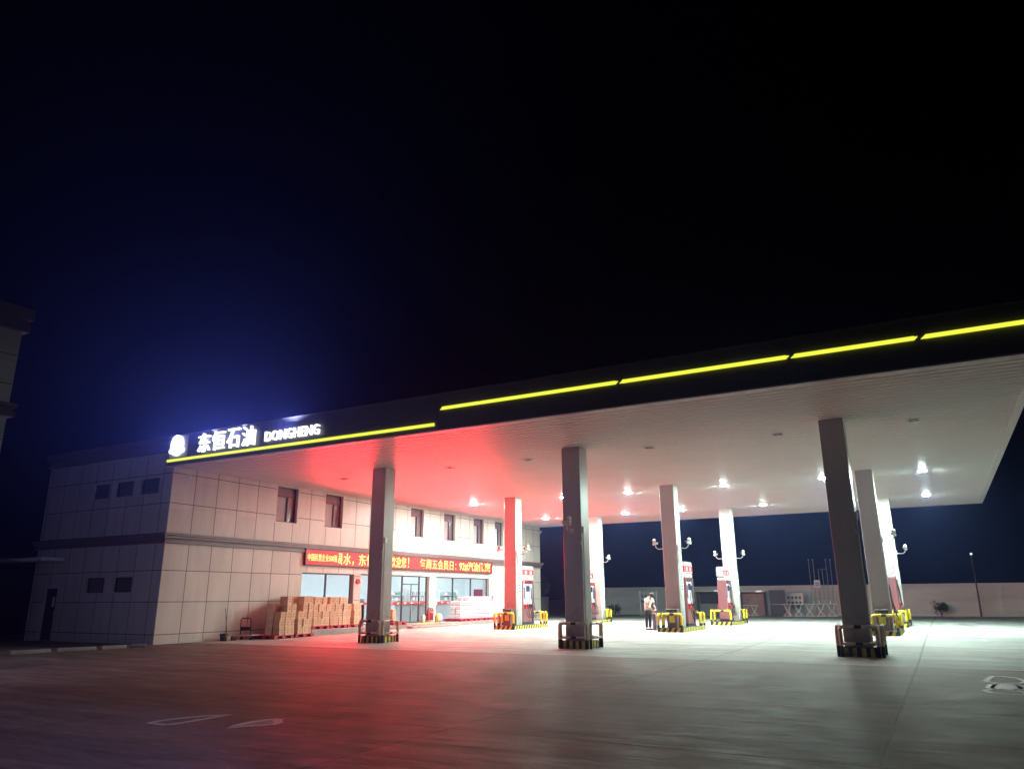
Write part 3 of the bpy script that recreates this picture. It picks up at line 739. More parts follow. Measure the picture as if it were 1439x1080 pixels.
# lit number boxes above the dispensers
def make_numsign():
    t = empty('pump_number_sign', (0, 0, 0), cat='sign', group='number signs above the dispensers')
    q = MB(); q.prism([(-.62, 0), (.62, 0), (.62, .34), (.5, .52), (-.62, .52)], 0, -.20, .20); q.build('box', emat('numbersign_white', (.95, 1, .98), .75), t)
    q = MB()
    for s_ in (1, -1): q.box(min(.202 * s_, .206 * s_), max(.202 * s_, .206 * s_), -.60, .60, .06, .32)
    q.box(-.19, .19, -.626, -.622, .06, .32); q.build('red_band', mat('numbersign_red', (.7, .03, .03), .4, em=(1, .03, .03), es=.5), t)
    q = MB()
    for s_ in (1, -1):
        for ch, yy in (('加', -.42), ('油', .12)):
            place_text(q, ch, (.208 * s_, yy * s_ if s_ > 0 else -yy, .09), (0, s_, 0), (0, 0, 1), .24, .2, bold=.02, ext=.002)
    place_text(q, '油', (-.10, -.628, .09), (1, 0, 0), (0, 0, 1), .2, .2, bold=.02, ext=.002)
    q.build('lettering', emat('numbersign_letter', (1, 1, 1), 1.2), t)
    q = MB(); q.tube([(0, -.9, .3), (0, -.6, .3)], .03); q.build('bracket', M_steel, t)
    return t
ns_ = make_numsign()
for i, p in enumerate(dpos):
    o = ns_ if i == 0 else copy_tree(ns_); y = p[1] + (.1 if i < 3 else -.2)
    o.location = (p[0] + .0, y, 2.70); 
    if i >= 3: o.rotation_euler = (0, 0, math.pi)
    o['label'] = 'white box sign with a red band over the ' + ['dispenser nearest the shop', 'dispenser right of the bowing person', 'dispenser behind the dark front column', 'rear dispenser behind the middle front column', 'rear dispenser right of the bowing person', 'rear row dispenser by the last column'][i]
# bins in front of the second row columns
t = empty('litter_bin', (0, 0, 0), cat='bin', group='bins on the front ends of the islands')
q = MB(); q.prism([(-.20, 0), (.20, 0), (.24, .70), (-.24, .70)], 1, -.17, .17); q.build('body', M_brown, t)
q = MB(); q.bbox(-.26, .26, -.2, .2, .701, .80, .03); q.build('lid', M_dark, t)
q = MB(); q.box(-.12, .12, -.174, -.171, .22, .52); q.build('label_plate', M_yellowc, t)
for i, (x, lab) in enumerate(((6.85, 'brown lidded bin in front of the red lit column nearest the shop'), (15.28, 'brown lidded bin beside the bowing person, in front of the column'), (23.75, 'brown lidded bin half hidden by the dark front column'))):
    o = t if i == 0 else copy_tree(t); o.location = (x, 14.85, .29); o['label'] = lab
# extinguisher pair on the island by the shop
def extinguisher(loc, lab, s=1.):
    t = empty('fire_extinguisher', loc, label=lab, cat='extinguisher', group='red fire extinguishers standing about the forecourt'); t.scale = (s, s, s)
    q = MB(); q.tube([(0, 0, 0), (0, 0, .38), (0, 0, .43), (0, 0, .46)], [.07, .07, .05, .025], 12); q.build('cylinder', M_red, t, smooth=True)
    q = MB(); q.tube([(0, 0, .46), (0, 0, .5)], .02); q.tube([(-.02, 0, .5), (.1, 0, .53)], .012); q.tube([(.02, 0, .48), (.09, .02, .40), (.09, .03, .2)], .012, 6); q.build('valve', M_black, t)
    return t
extinguisher((6.32, 14.85, .29), 'small red extinguisher on the island end left of the bin nearest the shop')
extinguisher((15.62, 14.85, .29), 'red extinguisher between the bin and the rail beside the bowing person')

# ------------------------------------------------------------------ cameras on columns
def make_cam():
    t = empty('security_camera', (0, 0, 0), cat='camera', group='security cameras on brackets on the columns')
    q = MB(); q.bbox(0, .03, -.07, .07, -.07, .07, .005); q.tube([(.02, 0, 0), (.32, 0, -.02), (.42, 0, .06), (.45, 0, .16)], .022, 8); q.build('bracket', M_white, t, smooth=False)
    q = MB(); q.tube([(.40, -.14, .26), (.50, .16, .20)], [.055, .055], 10); q.bbox(.33, .55, -.16, .14, .285, .30, .004); q.build('housing', M_white, t)
    q = MB(); q.tube([(.395, -.155, .263), (.40, -.141, .26)], .045, 10); q.build('lens', M_black, t)
    q = MB(); q.ball((.46, .10, .38), .085); q.build('dome', M_white, t, smooth=True)
    return t
cm = make_cam(); first = True
cams = [(6.755, 15.523, 1), (6.755, 15.523, -1), (15.22, 15.523, 1), (15.22, 15.523, -1), (15.22, 26.661, 1), (15.22, 26.661, -1), (6.755, 26.661, 1), (23.737, 15.523, 1), (23.737, 26.661, 1)]
cl = ['camera bracket on the right face of the red lit column nearest the shop', 'camera bracket on the shop side of the red lit column', 'camera bracket on the right of the column beside the bowing person', 'camera bracket on the left of the column above the bowing person', 'camera bracket on the right of the rear column in the middle', 'camera bracket on the left of the rear column in the middle', 'camera bracket on the rear column nearest the shop', 'camera bracket on the second row column behind the dark front column', 'camera bracket on the rear column farthest from the shop']
for (x, y, s_), lab in zip(cams, cl):
    o = cm if first else copy_tree(cm); first = False
    o.location = (x + s_ * .342, y, 3.78); o.rotation_euler = (0, 0, 0 if s_ > 0 else math.pi); o['label'] = 'white ' + lab
o = copy_tree(cm); o.location = (15.22, 4.726 - .328, 3.78); o.rotation_euler = (0, 0, -math.pi / 2); o['label'] = 'white camera bracket on the road side of the middle front column'
o = copy_tree(cm); o.location = (.002, .5, 6.15); o.rotation_euler = (0, 0, 0); o.scale = (.6, .6, .6); o['label'] = 'small camera under the soffit at the lit corner of the shop building'
o = copy_tree(cm); o.location = (.002, LB - .3, 6.2); o.scale = (.5, .5, .5); o['label'] = 'small camera high on the far end of the shop wall'
# posters on the right faces of columns, junction boxes
def poster(loc, w_, h, lab, name='notice_poster', lines=5, seed=0):
    t = empty(name, loc, label=lab, cat='poster', group='notices on walls and columns')
    q = MB(); q.bbox(0, .02, -w_ / 2, w_ / 2, 0, h, .004); q.build('board', M_poster, t)
    rr = random.Random(seed); q = MB()
    for i in range(lines):
        z = h * (.88 - .8 * i / lines); q.box(.021, .023, -w_ * .38, -w_ * .38 + w_ * rr.uniform(.4, .76), z - h * .035, z + h * .02, 0 if i else 1)
    q.build('printing', [M_ink, M_inkr], t)
for k, (x, y, lab) in enumerate(((6.755, 15.523, 'tall framed notice on the right face of the column nearest the shop'), (15.22, 15.523, 'tall framed notice on the right face of the column beside the bowing person'), (15.22, 26.661, 'tall framed notice on the rear column in the middle'), (6.755, 26.661, 'tall framed notice on the rear column nearest the shop'), (23.737, 26.661, 'tall framed notice on the last rear column'))):
    poster((x + .342, y + .06, 1.72), .42, 1.2, lab, seed=k, lines=7)
poster((.004, 18.02, 1.55), .34, .5, 'small printed notice on the pillar between the entrance and the far shop window', seed=9)
poster((.004, 24.98, 1.5), .45, 1.0, 'pale poster on the wall right of the far shop window', seed=12)
t = empty('wall_siren', (.004, 11.34, 2.45), label='round red fire alarm between the first window and the entrance glass', cat='alarm')
q = MB(); q.tube([(0, 0, 0), (.07, 0, 0)], .13, 16); q.build('body', M_red, t, smooth=False)
q = MB(); q.tube([(.0, .24, .03), (.06, .24, .03)], .09, 14); q.build('bell', M_white, t)

# ------------------------------------------------------------------ pallets, cartons, water packs
def make_pallet():
    t = empty('pallet', (0, 0, 0), cat='pallet', group='red plastic pallets along the shop front')
    q = MB(); q.box(-.6, .6, -.55, .55, .11, .14)
    for xx in (-.6, -.09, .42): q.box(xx, xx + .18, -.55, .55, 0.0, .012)
    q.build('deck', M_pallet, t)
    q = MB()
    for xx in (-.6, -.09, .42):
        for yy in (-.55, -.09, .37): q.box(xx, xx + .18, yy, yy + .18, .0125, .1095)
    q.build('foot', M_pallet, t)
    return t
pal = make_pallet(); pfirst = True
def put_pallet(x, y, z, lab):
    global pfirst
    o = pal if pfirst else copy_tree(pal); pfirst = False
    o.location = (x, y, z); o['label'] = lab
CB = {}
def make_box(kind):
    wx, wy, wz = {0: (.40, .262, .31), 1: (.36, .30, .31), 2: (.38, .235, .31)}[kind]
    q = MB(); q.bbox(-wx / 2, wx / 2, -wy / 2, wy / 2, 0, wz, .006, 0)
    q.box(wx / 2 + .001, wx / 2 + .002, -wy * .34, wy * .34, wz * .60, wz * .70, 1); q.box(wx / 2 + .001, wx / 2 + .002, -wy * .2, wy * .2, wz * .25, wz * .45, 1)
    q.box(-wx / 2 - .001, wx / 2 + .001, -.025, .025, wz + .001, wz + .0015, 2); q.box(wx / 2 + .001, wx / 2 + .0022, -.025, .025, wz * .75, wz + .001, 2)
    o = q.build('carton', [M_card if kind != 1 else M_card2, M_cardprint, M_tape], None, cat='carton', group='brown cartons stacked on pallets by the shop wall')
    return o, wx, wy, wz
protos = {k: make_box(k) for k in (0, 1, 2)}; usedb = set()
ordn = ['bottom', 'second', 'third', 'fourth', 'top', 'topmost']
def put_box(k, x, y, z, lab):
    o = protos[k][0]
    if k in usedb: o = o.copy(); COL.objects.link(o)
    usedb.add(k); o.location = (x, y, z); o.rotation_euler = (0, 0, rnd.uniform(-.07, .07)); o['label'] = lab
def stack(xc, y0, y1, z0, rows, lev, desc):
    """rows: number of ranks in depth; fronts nearest +x"""
    for r in range(rows):
        y = y0 + rnd.uniform(0, .04); c = 0
        while True:
            k = rnd.choice((0, 0, 1, 2)); wx, wy, wz = protos[k][1:]
            if y + wy > y1 + .03: break
            n = lev(c, r)
            for i in range(n):
                put_box(k, xc - r * .43 + rnd.uniform(-.035, .035), y + wy / 2 + rnd.uniform(-.008, .008), z0 + i * (wz + .002),
                        '%s carton, file %d from trolley, rank %d, %s' % (ordn[min(i, 5)], c + 1, r + 1, desc))
            y += wy + rnd.choice((.008, .012, .03)); c += 1
put_pallet(.95, 5.05, gz(5), 'red pallet under the shaded end of the cartons'); put_pallet(.95, 6.25, gz(6.2), 'red pallet under the tall front cartons')
put_pallet(.66, 7.55, .302, 'red pallet on the step under the first window'); put_pallet(.66, 8.72, .302, 'red pallet on the step, second from the tall stack'); put_pallet(.66, 9.9, .302, 'red pallet on the step beside the column')
stack(1.30, 5.86, 6.78, gz(6) + .142, 3, lambda c, r: 5 if (c > 0 or r > 0) else 3, 'tall ground stack')
stack(1.28, 4.80, 5.75, gz(5) + .142, 2, lambda c, r: (3, 5, 4, 5)[min(c, 3)] if r == 0 else 4, 'shaded ground stack')
stack(1.02, 7.05, 9.75, .302 + .142, 1, lambda c, r: (4, 4, 4, 3, 4, 4, 4, 4, 3, 4, 4)[min(c, 10)], 'long stack under the window')
stack(.55, 7.05, 9.75, .302 + .142, 1, lambda c, r: 4, 'inner long stack against the window')
stack(1.0, 9.78, 10.35, .302 + .142, 1, lambda c, r: 3, 'low end stack beside the column')
stack(.9, 12.95, 13.4, .302 + .142, 1, lambda c, r: 2, 'short stack right of the column'); put_pallet(.72, 13.3, .302, 'red pallet right of the front left column')
for yy, lab in ((19.7, 'red pallet under the near end of the water packs'), (20.85, 'red pallet under the middle of the water packs'), (22.0, 'red pallet under the water packs near the wall poster'), (23.15, 'red pallet under the far end of the water packs')): put_pallet(.68, yy, .302, lab)
# water packs
q = MB(); q.bbox(-.19, .19, -.13, .13, 0, .235, .03, 0)
for i in range(4):
    for s_ in (1, -1): q.tube([(s_ * .12, -.095 + i * .063, .0), (s_ * .12, -.095 + i * .063, .22), (s_ * .12, -.095 + i * .063, .25)], [.03, .03, .014], 6, mi=0)
q.box(.191, .193, -.12, .12, .08, .15, 1)
wp = q.build('water_pack', [M_wrap, M_bottle], None, cat='water pack', group='shrink wrapped water packs stacked on pallets')
wf = True
for r in range(2):
    for c in range(15):
        for i in range(4 if c < 3 else 5 - (1 if (c * 7 + r) % 11 == 3 else 0)):
            o = wp if wf else wp.copy()
            if not wf: COL.objects.link(o)
            wf = False
            o.location = (1.0 - r * .4 + rnd.uniform(-.01, .01), 19.35 + c * .27, .302 + .142 + i * .252); o.rotation_euler = (0, 0, rnd.uniform(-.05, .05))
            o['label'] = 'clear wrapped water pack, %s layer, file %d from the entrance, %s rank' % (ordn[min(i, 4)], c + 1, ('outer', 'inner')[r])

# platform trolley
t = empty('platform_trolley', (.62, 3.85, gz(4)), R(12), label='white platform trolley with a dark folding handle beside the cartons', cat='trolley')
q = MB(); q.bbox(-.30, .30, -.1, .85, .16, .20, .01); q.build('platform', M_white, t)
q = MB(); q.tube([(-.24, -.08, .2), (-.24, -.10, .78), (-.19, -.10, .86), (.19, -.10, .86), (.24, -.10, .78), (.24, -.08, .2)], .018, 8); q.bbox(-.22, .22, -.105, -.09, .38, .52, .004); q.build('handle', M_black, t)
for xx, yy in ((-.22, .0), (.22, .0), (-.22, .72), (.22, .72)):
    q = MB(); q.tube([(xx - .02, yy, .07), (xx + .02, yy, .07)], .065, 12); q.tube([(xx, yy, .07), (xx, yy, .158)], .015); q.build('wheel', M_rubber, t)
# brooms leaning on the wall
for i, (yy, mm, lab) in enumerate(((3.1, M_brown, 'brown broom leaning on the wall left of the trolley'), (3.38, M_steel, 'grey handled mop leaning on the wall next to the broom'))):
    t = empty('broom', (.35, yy, 0), label=lab, cat='broom')
    q = MB(); q.tube([(0, 0, .08), (-.30, .06, 1.25)], .014); q.build('handle', mm, t)
    q = MB(); q.bbox(-.10, .12, -.12, .12, .0, .16, .03); q.build('head', M_dark if i else M_card2, t)
t = empty('plastic_bucket', (.45, 2.85, 0), label='small dark bucket at the wall foot beside the brooms', cat='bucket')
q = MB(); q.tube([(0, 0, 0), (0, 0, .28)], [.12, .16], 14); q.build('body', M_dark, t, smooth=True)
# fire cart by the entrance, and small canisters
t = empty('extinguisher_rack', (.75, 16.75, .302), label='wire rack of fire gear standing at the right of the shop entrance', cat='rack')
q = MB()
for xx in (-.2, .2):
    for yy in (-.35, .35): q.tube([(xx, yy, 0), (xx, yy, 1.0)], .016, 6)
for z in (.12, .55, 1.0):
    for xx in (-.2, .2): q.tube([(xx, -.35, z), (xx, .35, z)], .014, 6)
    for yy in (-.35, .35): q.tube([(-.2, yy, z), (.2, yy, z)], .014, 6)
q.build('frame', M_steel, t)
for dy in (-.2, .0, .2): extinguisher((.75, 16.75 + dy, .43), 'red extinguisher in the wire rack, %s' % {-.2: 'nearest the door', .0: 'the middle one', .2: 'farthest from the door'}[dy], 1.25)
for i, (yy, mm, lab) in enumerate(((17.45, M_yellowc, 'short yellow canister beside the wire rack'), (17.75, M_white, 'white canister on the step between the rack and the far window'), (16.1, M_white, 'white plastic tub left of the wire rack'))):
    t = empty('canister', (.75, yy, .302), label=lab, cat='canister')
    q = MB(); q.tube([(0, 0, 0), (0, 0, .34), (0, 0, .42), (0, 0, .47)], [.12, .12, .07, .035], 12); q.build('body', mm, t, smooth=True)
    q = MB(); q.tube([(0, 0, .471), (0, 0, .50)], .03); q.build('cap', M_black, t)
t = MB(); t.bbox(1.05, 1.60, 15.2, 16.6, .204 if False else .303, .318, .004); t.v = [(a - 1.0, b - 15.9, c - .303) for a, b, c in t.v]
o = t.build('rubber_ramp', M_yellowc, None, label='yellow floor mat on the step in front of the door', cat='mat', loc=(.72, 15.9, .303))

# ------------------------------------------------------------------ person (bowing, seen from behind)
def skin_obj(name, verts, edges, radii, material, parent, sub=2):
    me = bpy.data.meshes.new(name); me.from_pydata(verts, edges, []); me.materials.append(material)
    o = bpy.data.objects.new(name, me); COL.objects.link(o); adopt(o, parent)
    md = o.modifiers.new('skin', 'SKIN'); md.use_smooth_shade = True
    lay = me.skin_vertices[0].data
    for i, r in enumerate(radii):
        lay[i].radius = r if isinstance(r, tuple) else (r, r); lay[i].use_root = (i == 0)
    sb = o.modifiers.new('sub', 'SUBSURF'); sb.levels = sub; sb.render_levels = sub
    return o
per = empty('person', (13.55, 16.5, gz(16.5)), R(-28), label='person in white shirt and black trousers bowing over a grey post beside an island', cat='person')
# local +x = facing direction (to the right of the picture)
B = [(0, 0, .93), (-.01, 0, 1.10), (.04, 0, 1.28), (.12, 0, 1.42), (.20, 0, 1.50), (.27, 0, 1.55)]          # pelvis..neck
V = list(B); E_ = [(0, 1), (1, 2), (2, 3), (3, 4), (4, 5)]; Rd = [(.13, .15), (.12, .14), (.13, .17), (.11, .16), (.06, .06), (.055, .055)]
def chain(start, pts, rad):
    p = start
    for q_, r in zip(pts, rad): V.append(q_); Rd.append(r); E_.append((p, len(V) - 1)); p = len(V) - 1
    return p
chain(5, [(.34, 0, 1.57), (.40, 0, 1.53)], [(.085, .08), (.075, .07)])
hands = []
for s_ in (1, -1):
    chain(0, [(.0, s_ * .10, .86), (.01, s_ * .11, .50), (-.02, s_ * .11, .10), (.12, s_ * .12, .04)], [(.09, .09), (.06, .06), (.042, .042), (.035, .04)])
    e_ = chain(3, [(.13, s_ * .19, 1.38), (.17, s_ * .23, 1.12), (.36, s_ * .15, .97), (.41, s_ * .13, .94)], [(.055, .055), (.042, .042), (.03, .03), (.034, .02)])
    hands.append(e_)
body = skin_obj('body', V, E_, Rd, M_skin, per)
# fingers
fv = []; fe = []; fr_ = []
for s_ in (1, -1):
    for k in range(4):
        b0 = len(fv); yy = s_ * .13 + (k - 1.5) * .02
        L = (.9, 1., .95, .8)[k]
        fv += [(.43, yy, .945), (.43 + .04 * L, yy, .935), (.43 + .06 * L, yy, .905), (.43 + .055 * L, yy, .88)]; fe += [(b0, b0 + 1), (b0 + 1, b0 + 2), (b0 + 2, b0 + 3)]; fr_ += [.009, .009, .008, .007]
    b0 = len(fv); fv += [(.41, s_ * .095, .94), (.44, s_ * .075, .925), (.465, s_ * .075, .905)]; fe += [(b0, b0 + 1), (b0 + 1, b0 + 2)]; fr_ += [.01, .009, .008]
q = MB()
for a, b in fe: q.tube([fv[a], fv[b]], [fr_[a], fr_[b]], 6)
q.build('hand_fingers', M_skin, per, smooth=True)
V = [(-.005, 0, .98), (-.01, 0, 1.12), (.04, 0, 1.29), (.12, 0, 1.42), (.19, 0, 1.49)]; E_ = [(0, 1), (1, 2), (2, 3), (3, 4)]; Rd = [(.16, .18), (.145, .165), (.15, .19), (.13, .18), (.075, .08)]
for s_ in (1, -1): chain(3, [(.13, s_ * .20, 1.38), (.155, s_ * .225, 1.20)], [(.08, .08), (.075, .075)])
skin_obj('shirt', V, E_, Rd, M_shirt, per)
V = [(0, 0, .97), (0, 0, .90)]; E_ = [(0, 1)]; Rd = [(.15, .17), (.15, .17)]
for s_ in (1, -1): chain(1, [(.0, s_ * .10, .80), (.01, s_ * .11, .50), (-.02, s_ * .11, .09)], [(.105, .105), (.08, .08), (.07, .07)])
skin_obj('trousers', V, E_, Rd, M_trouser, per)
q = MB(); q.ball((.335, 0, 1.600), .112, 14, 9, (1.12, .92, .98)); q.build('hair', M_hair, per, smooth=True)
for s_ in (1, -1):
    q = MB(); q.bbox(-.09, .19, s_ * .115 - .05, s_ * .115 + .05, 0, .085, .03); q.build('shoe', M_black, per)
t = empty('equipment_post', (13.95, 16.25, gz(16)), label='short grey post with pale and orange items on top under the hands of the person', cat='post')
q = MB(); q.bbox(-.09, .09, -.08, .08, 0, .74, .02); q.build('post_body', mat('post_grey', (.16, .15, .2), .5), t)
q = MB(); q.bbox(-.10, .06, -.08, .08, .741, .80, .02); q.ball((.12, .05, .62), .07); q.build('cloth', M_boardp, t)
q = MB(); q.ball((.06, -.06, .87), .065); q.build('orange_item', mat('orange_red', (.6, .15, .05), .5), t)

# ------------------------------------------------------------------ yard: wall, sheds, boards, barriers, pipes
wl = MB(); wl.box(-3.0, 62, 52, 52.24, 0, 2.46); wl.box(-3.05, 62, 51.95, 52.29, 2.461, 2.52)
x = -3.0
while x < 62: wl.box(x, x + .3, 51.93, 51.999, 0, 2.46); x += 8.2
wl.v = [(a - 28, b - 52, c) for a, b, c in wl.v]
wl.build('perimeter_wall', M_wallc, None, label='long plain rendered wall closing the yard behind the pumps', cat='wall', loc=(28, 52, 0))
def board(name, x, y, w_, h0, h1, panel, lab, cat, legs=True, ruled=True, frame=M_steel, roof=False):
    t = empty(name, (x, y, 0), label=lab, cat=cat)
    q = MB()
    if legs:
        for xx in (0, w_): q.tube([(xx, 0, 0), (xx, 0, h1 + .04)], .035, 8)
    q.tube([(0, 0, h1 + .04), (w_, 0, h1 + .04)], .03, 8); q.tube([(0, 0, h0 - .03), (w_, 0, h0 - .03)], .03, 8); q.build('frame', frame, t)
    q = MB(); q.bbox(.04, w_ - .04, -.02, .02, h0, h1, .005); q.build('panel', panel, t)
    if ruled:
        q = MB(); rr = random.Random(int(x * 10)); rows = 2; cols = 4
        for i in range(rows):
            for k in range(cols):
                a = .12 + k * (w_ - .2) / cols; z = h1 - .12 - (i + 1) * (h1 - h0 - .15) / rows
                q.box(a, a + (w_ - .2) / cols * .6, -.026, -.022, z + .06, z + .06 + (h1 - h0) * .16, 0); q.box(a, a + (w_ - .2) / cols * .7, -.026, -.022, z, z + .03, 0)
        q.build('printing', M_ink, t)
    return t
board('notice_board', 3.35, 44, 1.45, 1.1, 2.12, mat('noticeboard_grey', (.25, .26, .25), .6), 'grey notice board on two legs behind the bowing person', 'notice board')
t = board('covered_stand', 13.02, 49, 1.38, .98, 2.08, M_dark, 'steel frame stand with a black panel left of the pale safety board', 'stand', ruled=False)
q = MB(); q.box(.05, 1.33, -.01, .01, .06, .92); q.build('lower_panel', M_dark, t)
board('safety_board', 14.14, 50.6, 1.42, .92, 1.9, M_boardp, 'pale pink safety board with rows of dark symbols above the barrier trestles', 'safety board', legs=True)
# equipment shelters against the wall
def shelter(x0, x1, y, h, col, lab, poster_=False):
    t = empty('equipment_shelter', (x0, y, 0), label=lab, cat='shelter'); w_ = x1 - x0
    q = MB(); q.box(0, .06, -.3, .6, 0, h); q.box(w_ - .06, w_, -.3, .6, 0, h); q.box(.06, w_ - .06, .5, .56, 0, h); q.build('wall', col, t)
    q = MB(); q.bbox(-.15, w_ + .15, -.5, .65, h + .002, h + .08, .01); q.build('roof', M_white, t)
    if poster_:
        q = MB(); q.box(.1, w_ - .1, .46, .49, .95, h - .1); q.build('poster', M_shedp, t)
        q = MB()
        rr = random.Random(3)
        for k in range(14): a = rr.uniform(.15, .6); z = rr.uniform(1.0, 1.5); q.box(a, a + .06, .45, .458, z, z + .05)
        q.build('printing', M_ink, t)
    else:
        q = MB(); q.box(.15, w_ - .4, .46, .49, 1.0, 1.9); q.build('window', M_dark, t)
    q = MB(); q.bbox(w_ - .55, w_ - .1, -.62, -.50, h + .0, h + .12, .01); q.build('lamp', mat('shed_lamp', (.8, .8, .78), .4, em=(1, .95, .9), es=.55), t)
    return t
shelter(6.3, 8.6, 51, 2.05, M_shed, 'grey green equipment shelter with a dark window, left of the rear dispenser')
shelter(10.2, 12.25, 51, 1.98, M_shedp, 'reddish brown equipment shelter with a poster, right of the rear dispenser', True)
shelter(3.9, 5.9, 51, 2.05, M_dark, 'dark shelter behind the column beside the bowing person')
def make_barrier():
    t = empty('trestle_barrier', (0, 0, 0), cat='barrier', group='folding trestle barriers by the yard wall')
    q = MB()
    for yy in (-.25, .25):
        q.tube([(-.30, yy, .02), (.12, yy * .4, .55), (.28, 0, .95)], .028, 6); q.tube([(.30, yy, .02), (-.12, yy * .4, .55), (-.28, 0, .95)], .028, 6)
    q.tube([(-.36, -.25, .03), (.36, -.25, .03)], .03, 6); q.tube([(-.36, .25, .03), (.36, .25, .03)], .03, 6); q.build('legs', M_white, t)
    q = MB(); q.tube([(-.42, 0, .96), (.42, 0, .96)], .035, 8); q.build('rail', M_white, t)
    return t
mb_ = make_barrier()
for i in range(5):
    o = mb_ if i == 0 else copy_tree(mb_); o.location = (14.45 + i * .86, 49.0, 0)
    o['label'] = ['first steel trestle barrier, next to the black panel stand', 'second steel trestle barrier, under the safety board', 'third steel trestle barrier, middle of the row', 'fourth steel trestle barrier, under the vent pipes', 'last steel trestle barrier, next to the dark front column'][i]
for i, x in enumerate((10.9, 11.6)):
    o = copy_tree(mb_); o.location = (x, 49.6, 0); o.scale = (.8, .8, .9); o['label'] = ['dark trestle barrier left in front of the reddish shelter', 'dark trestle barrier right in front of the reddish shelter'][i]
# tank vent pipes
for i, (x, h, lab) in enumerate(((16.15, 4.65, 'leftmost thin tank vent pipe behind the trestles'), (16.5, 4.64, 'second thin tank vent pipe, above the white sign'), (17.53, 4.62, 'tank vent pipe joined to a branch frame'), (17.88, 4.60, 'rightmost thin tank vent pipe'))):
    t = empty('vent_pipe', (x, 51.5, 0), label=lab, cat='vent pipe', group='tank vent pipes by the yard wall')
    q = MB(); q.tube([(0, 0, 0), (0, 0, h - .05)], .03, 8); q.build('pipe', M_steel, t)
    q = MB(); q.ball((0, 0, h), .055, 8, 6); q.build('cap', M_white, t, smooth=True)
t = empty('pipe_frame', (16.86, 51.45, 0), label='branch of two shorter pipes with a crossbar joined to the tall vent pipe', cat='pipe frame')
q = MB(); q.tube([(0, 0, 0), (0, 0, 3.82), (.66, 0, 3.84)], .028, 8); q.tube([(.32, 0, 0), (.32, 0, 3.8)], .028, 8); q.build('pipes', M_steel, t)
t = empty('vent_sign', (16.42, 51.40, 2.27), label='small white sign fixed across the vent pipes', cat='sign')
q = MB(); q.bbox(0, .50, -.02, .0, 0, .66, .005); q.build('plate', M_white, t)
q = MB()
for i in range(2): q.box(.08, .42, -.024, -.021, .38 - i * .16, .46 - i * .16)
q.build('printing', M_ink, t)
t = empty('hose_rack', (16.0, 50.6, 0), label='low steel cage of pipe valves below the vent pipes', cat='rack')
q = MB()
for xx in [0, .32, .66, 1.0, 1.35, 1.7, 2.05]: q.tube([(xx, 0, 0), (xx, 0, 1.95)], .018, 6)
for z in (.9, 1.45, 1.95): q.tube([(0, 0, z), (2.05, 0, z)], .018, 6)
q.build('frame', M_steel, t)
for xx in (.3, .75, 1.2, 1.6): pass
q = MB()
for xx in (.3, .75, 1.2, 1.6): q.tube([(xx, .1, .95), (xx, .1, 1.22)], .05, 8)
q.build('valve', M_white, t)
t = empty('yard_lamp_post', (28.34, 51.0, 0), label='slim dark yard lamp post with a small head in front of the wall', cat='lamp post')
q = MB(); q.tube([(0, 0, 0), (0, 0, 2.0), (-.02, 0, 4.6)], [.075, .055, .035], 8); q.build('pole', M_dark, t)
q = MB(); q.ball((0, 0, 4.72), .09, 8, 6); q.build('lamp_head', emat('yard_lamp', (.9, .95, 1), 1.0), t, smooth=True)
def bush(x, y, w_, h, seed, lab, n=420):
    t = empty('shrub', (x, y, gz(y)), label=lab, cat='shrub')
    rr = random.Random(seed); q = MB()
    cl_ = [(rr.uniform(-.3, .3) * w_, rr.uniform(-.3, .3) * w_, rr.uniform(.3, .8) * h, rr.uniform(.16, .3) * w_) for _ in range(9)]
    for _ in range(n):
        c = rr.choice(cl_); d = Vector((rr.gauss(0, 1), rr.gauss(0, 1), rr.gauss(0, 1))).normalized() * c[3] * rr.uniform(.5, 1.1)
        p = Vector(c[:3]) + d; a = Vector((rr.gauss(0, 1), rr.gauss(0, 1), rr.gauss(0, 1))).normalized() * .06; b = a.orthogonal().normalized() * .03
        q.add([p - a, p + b, p + a, p - b], [(0, 1, 2, 3)])
    q.build('foliage', M_leaf, t)
    q = MB(); 
    for k in range(4): q.tube([(0, 0, 0), (rr.uniform(-.2, .2) * w_, rr.uniform(-.2, .2) * w_, h * .6)], [.025, .01], 5)
    q.build('stem', M_bark, t)
bush(25.65, 51.1, 1.3, 1.2, 4, 'round dark shrub against the yard wall left of the lamp post', 700)
bush(32.4, 51.2, 1.0, .9, 5, 'faint low shrub against the wall right of the lamp post')
bush(.6, 45, 1.3, 1.1, 6, 'dark shrub at the near end of the yard wall')
# things beyond the end of the shop building
t = empty('tree', (-8.2, 47.5, 0), label='dim bare tree in the dark beyond the far end of the shop', cat='tree')
rr = random.Random(21); q = MB(); q.tube([(0, 0, 0), (.05, 0, 1.4), (0, .1, 2.4)], [.12, .09, .05], 7)
for k in range(12):
    a = rr.uniform(0, 6.28); z = rr.uniform(1.2, 2.3); L = rr.uniform(.6, 1.3); q.tube([(0, 0, z), (math.cos(a) * L * .5, math.sin(a) * L * .5, z + L * .5), (math.cos(a) * L, math.sin(a) * L, z + L * .9)], [.03, .02, .008], 5)
q.build('trunk', M_bark, t)
q = MB()
for _ in range(900):
    d = Vector((rr.gauss(0, 1), rr.gauss(0, 1), rr.gauss(0, 1))).normalized() * rr.uniform(.4, 1.15); p = Vector((0, 0, 2.6)) + Vector((d.x * 1.2, d.y, d.z * .9)); a = Vector((rr.gauss(0, 1), rr.gauss(0, 1), rr.gauss(0, 1))).normalized() * .07; b = a.orthogonal().normalized() * .035
    q.add([p - a, p + b, p + a, p - b], [(0, 1, 2, 3)])
q.build('crown', M_leaf, t)
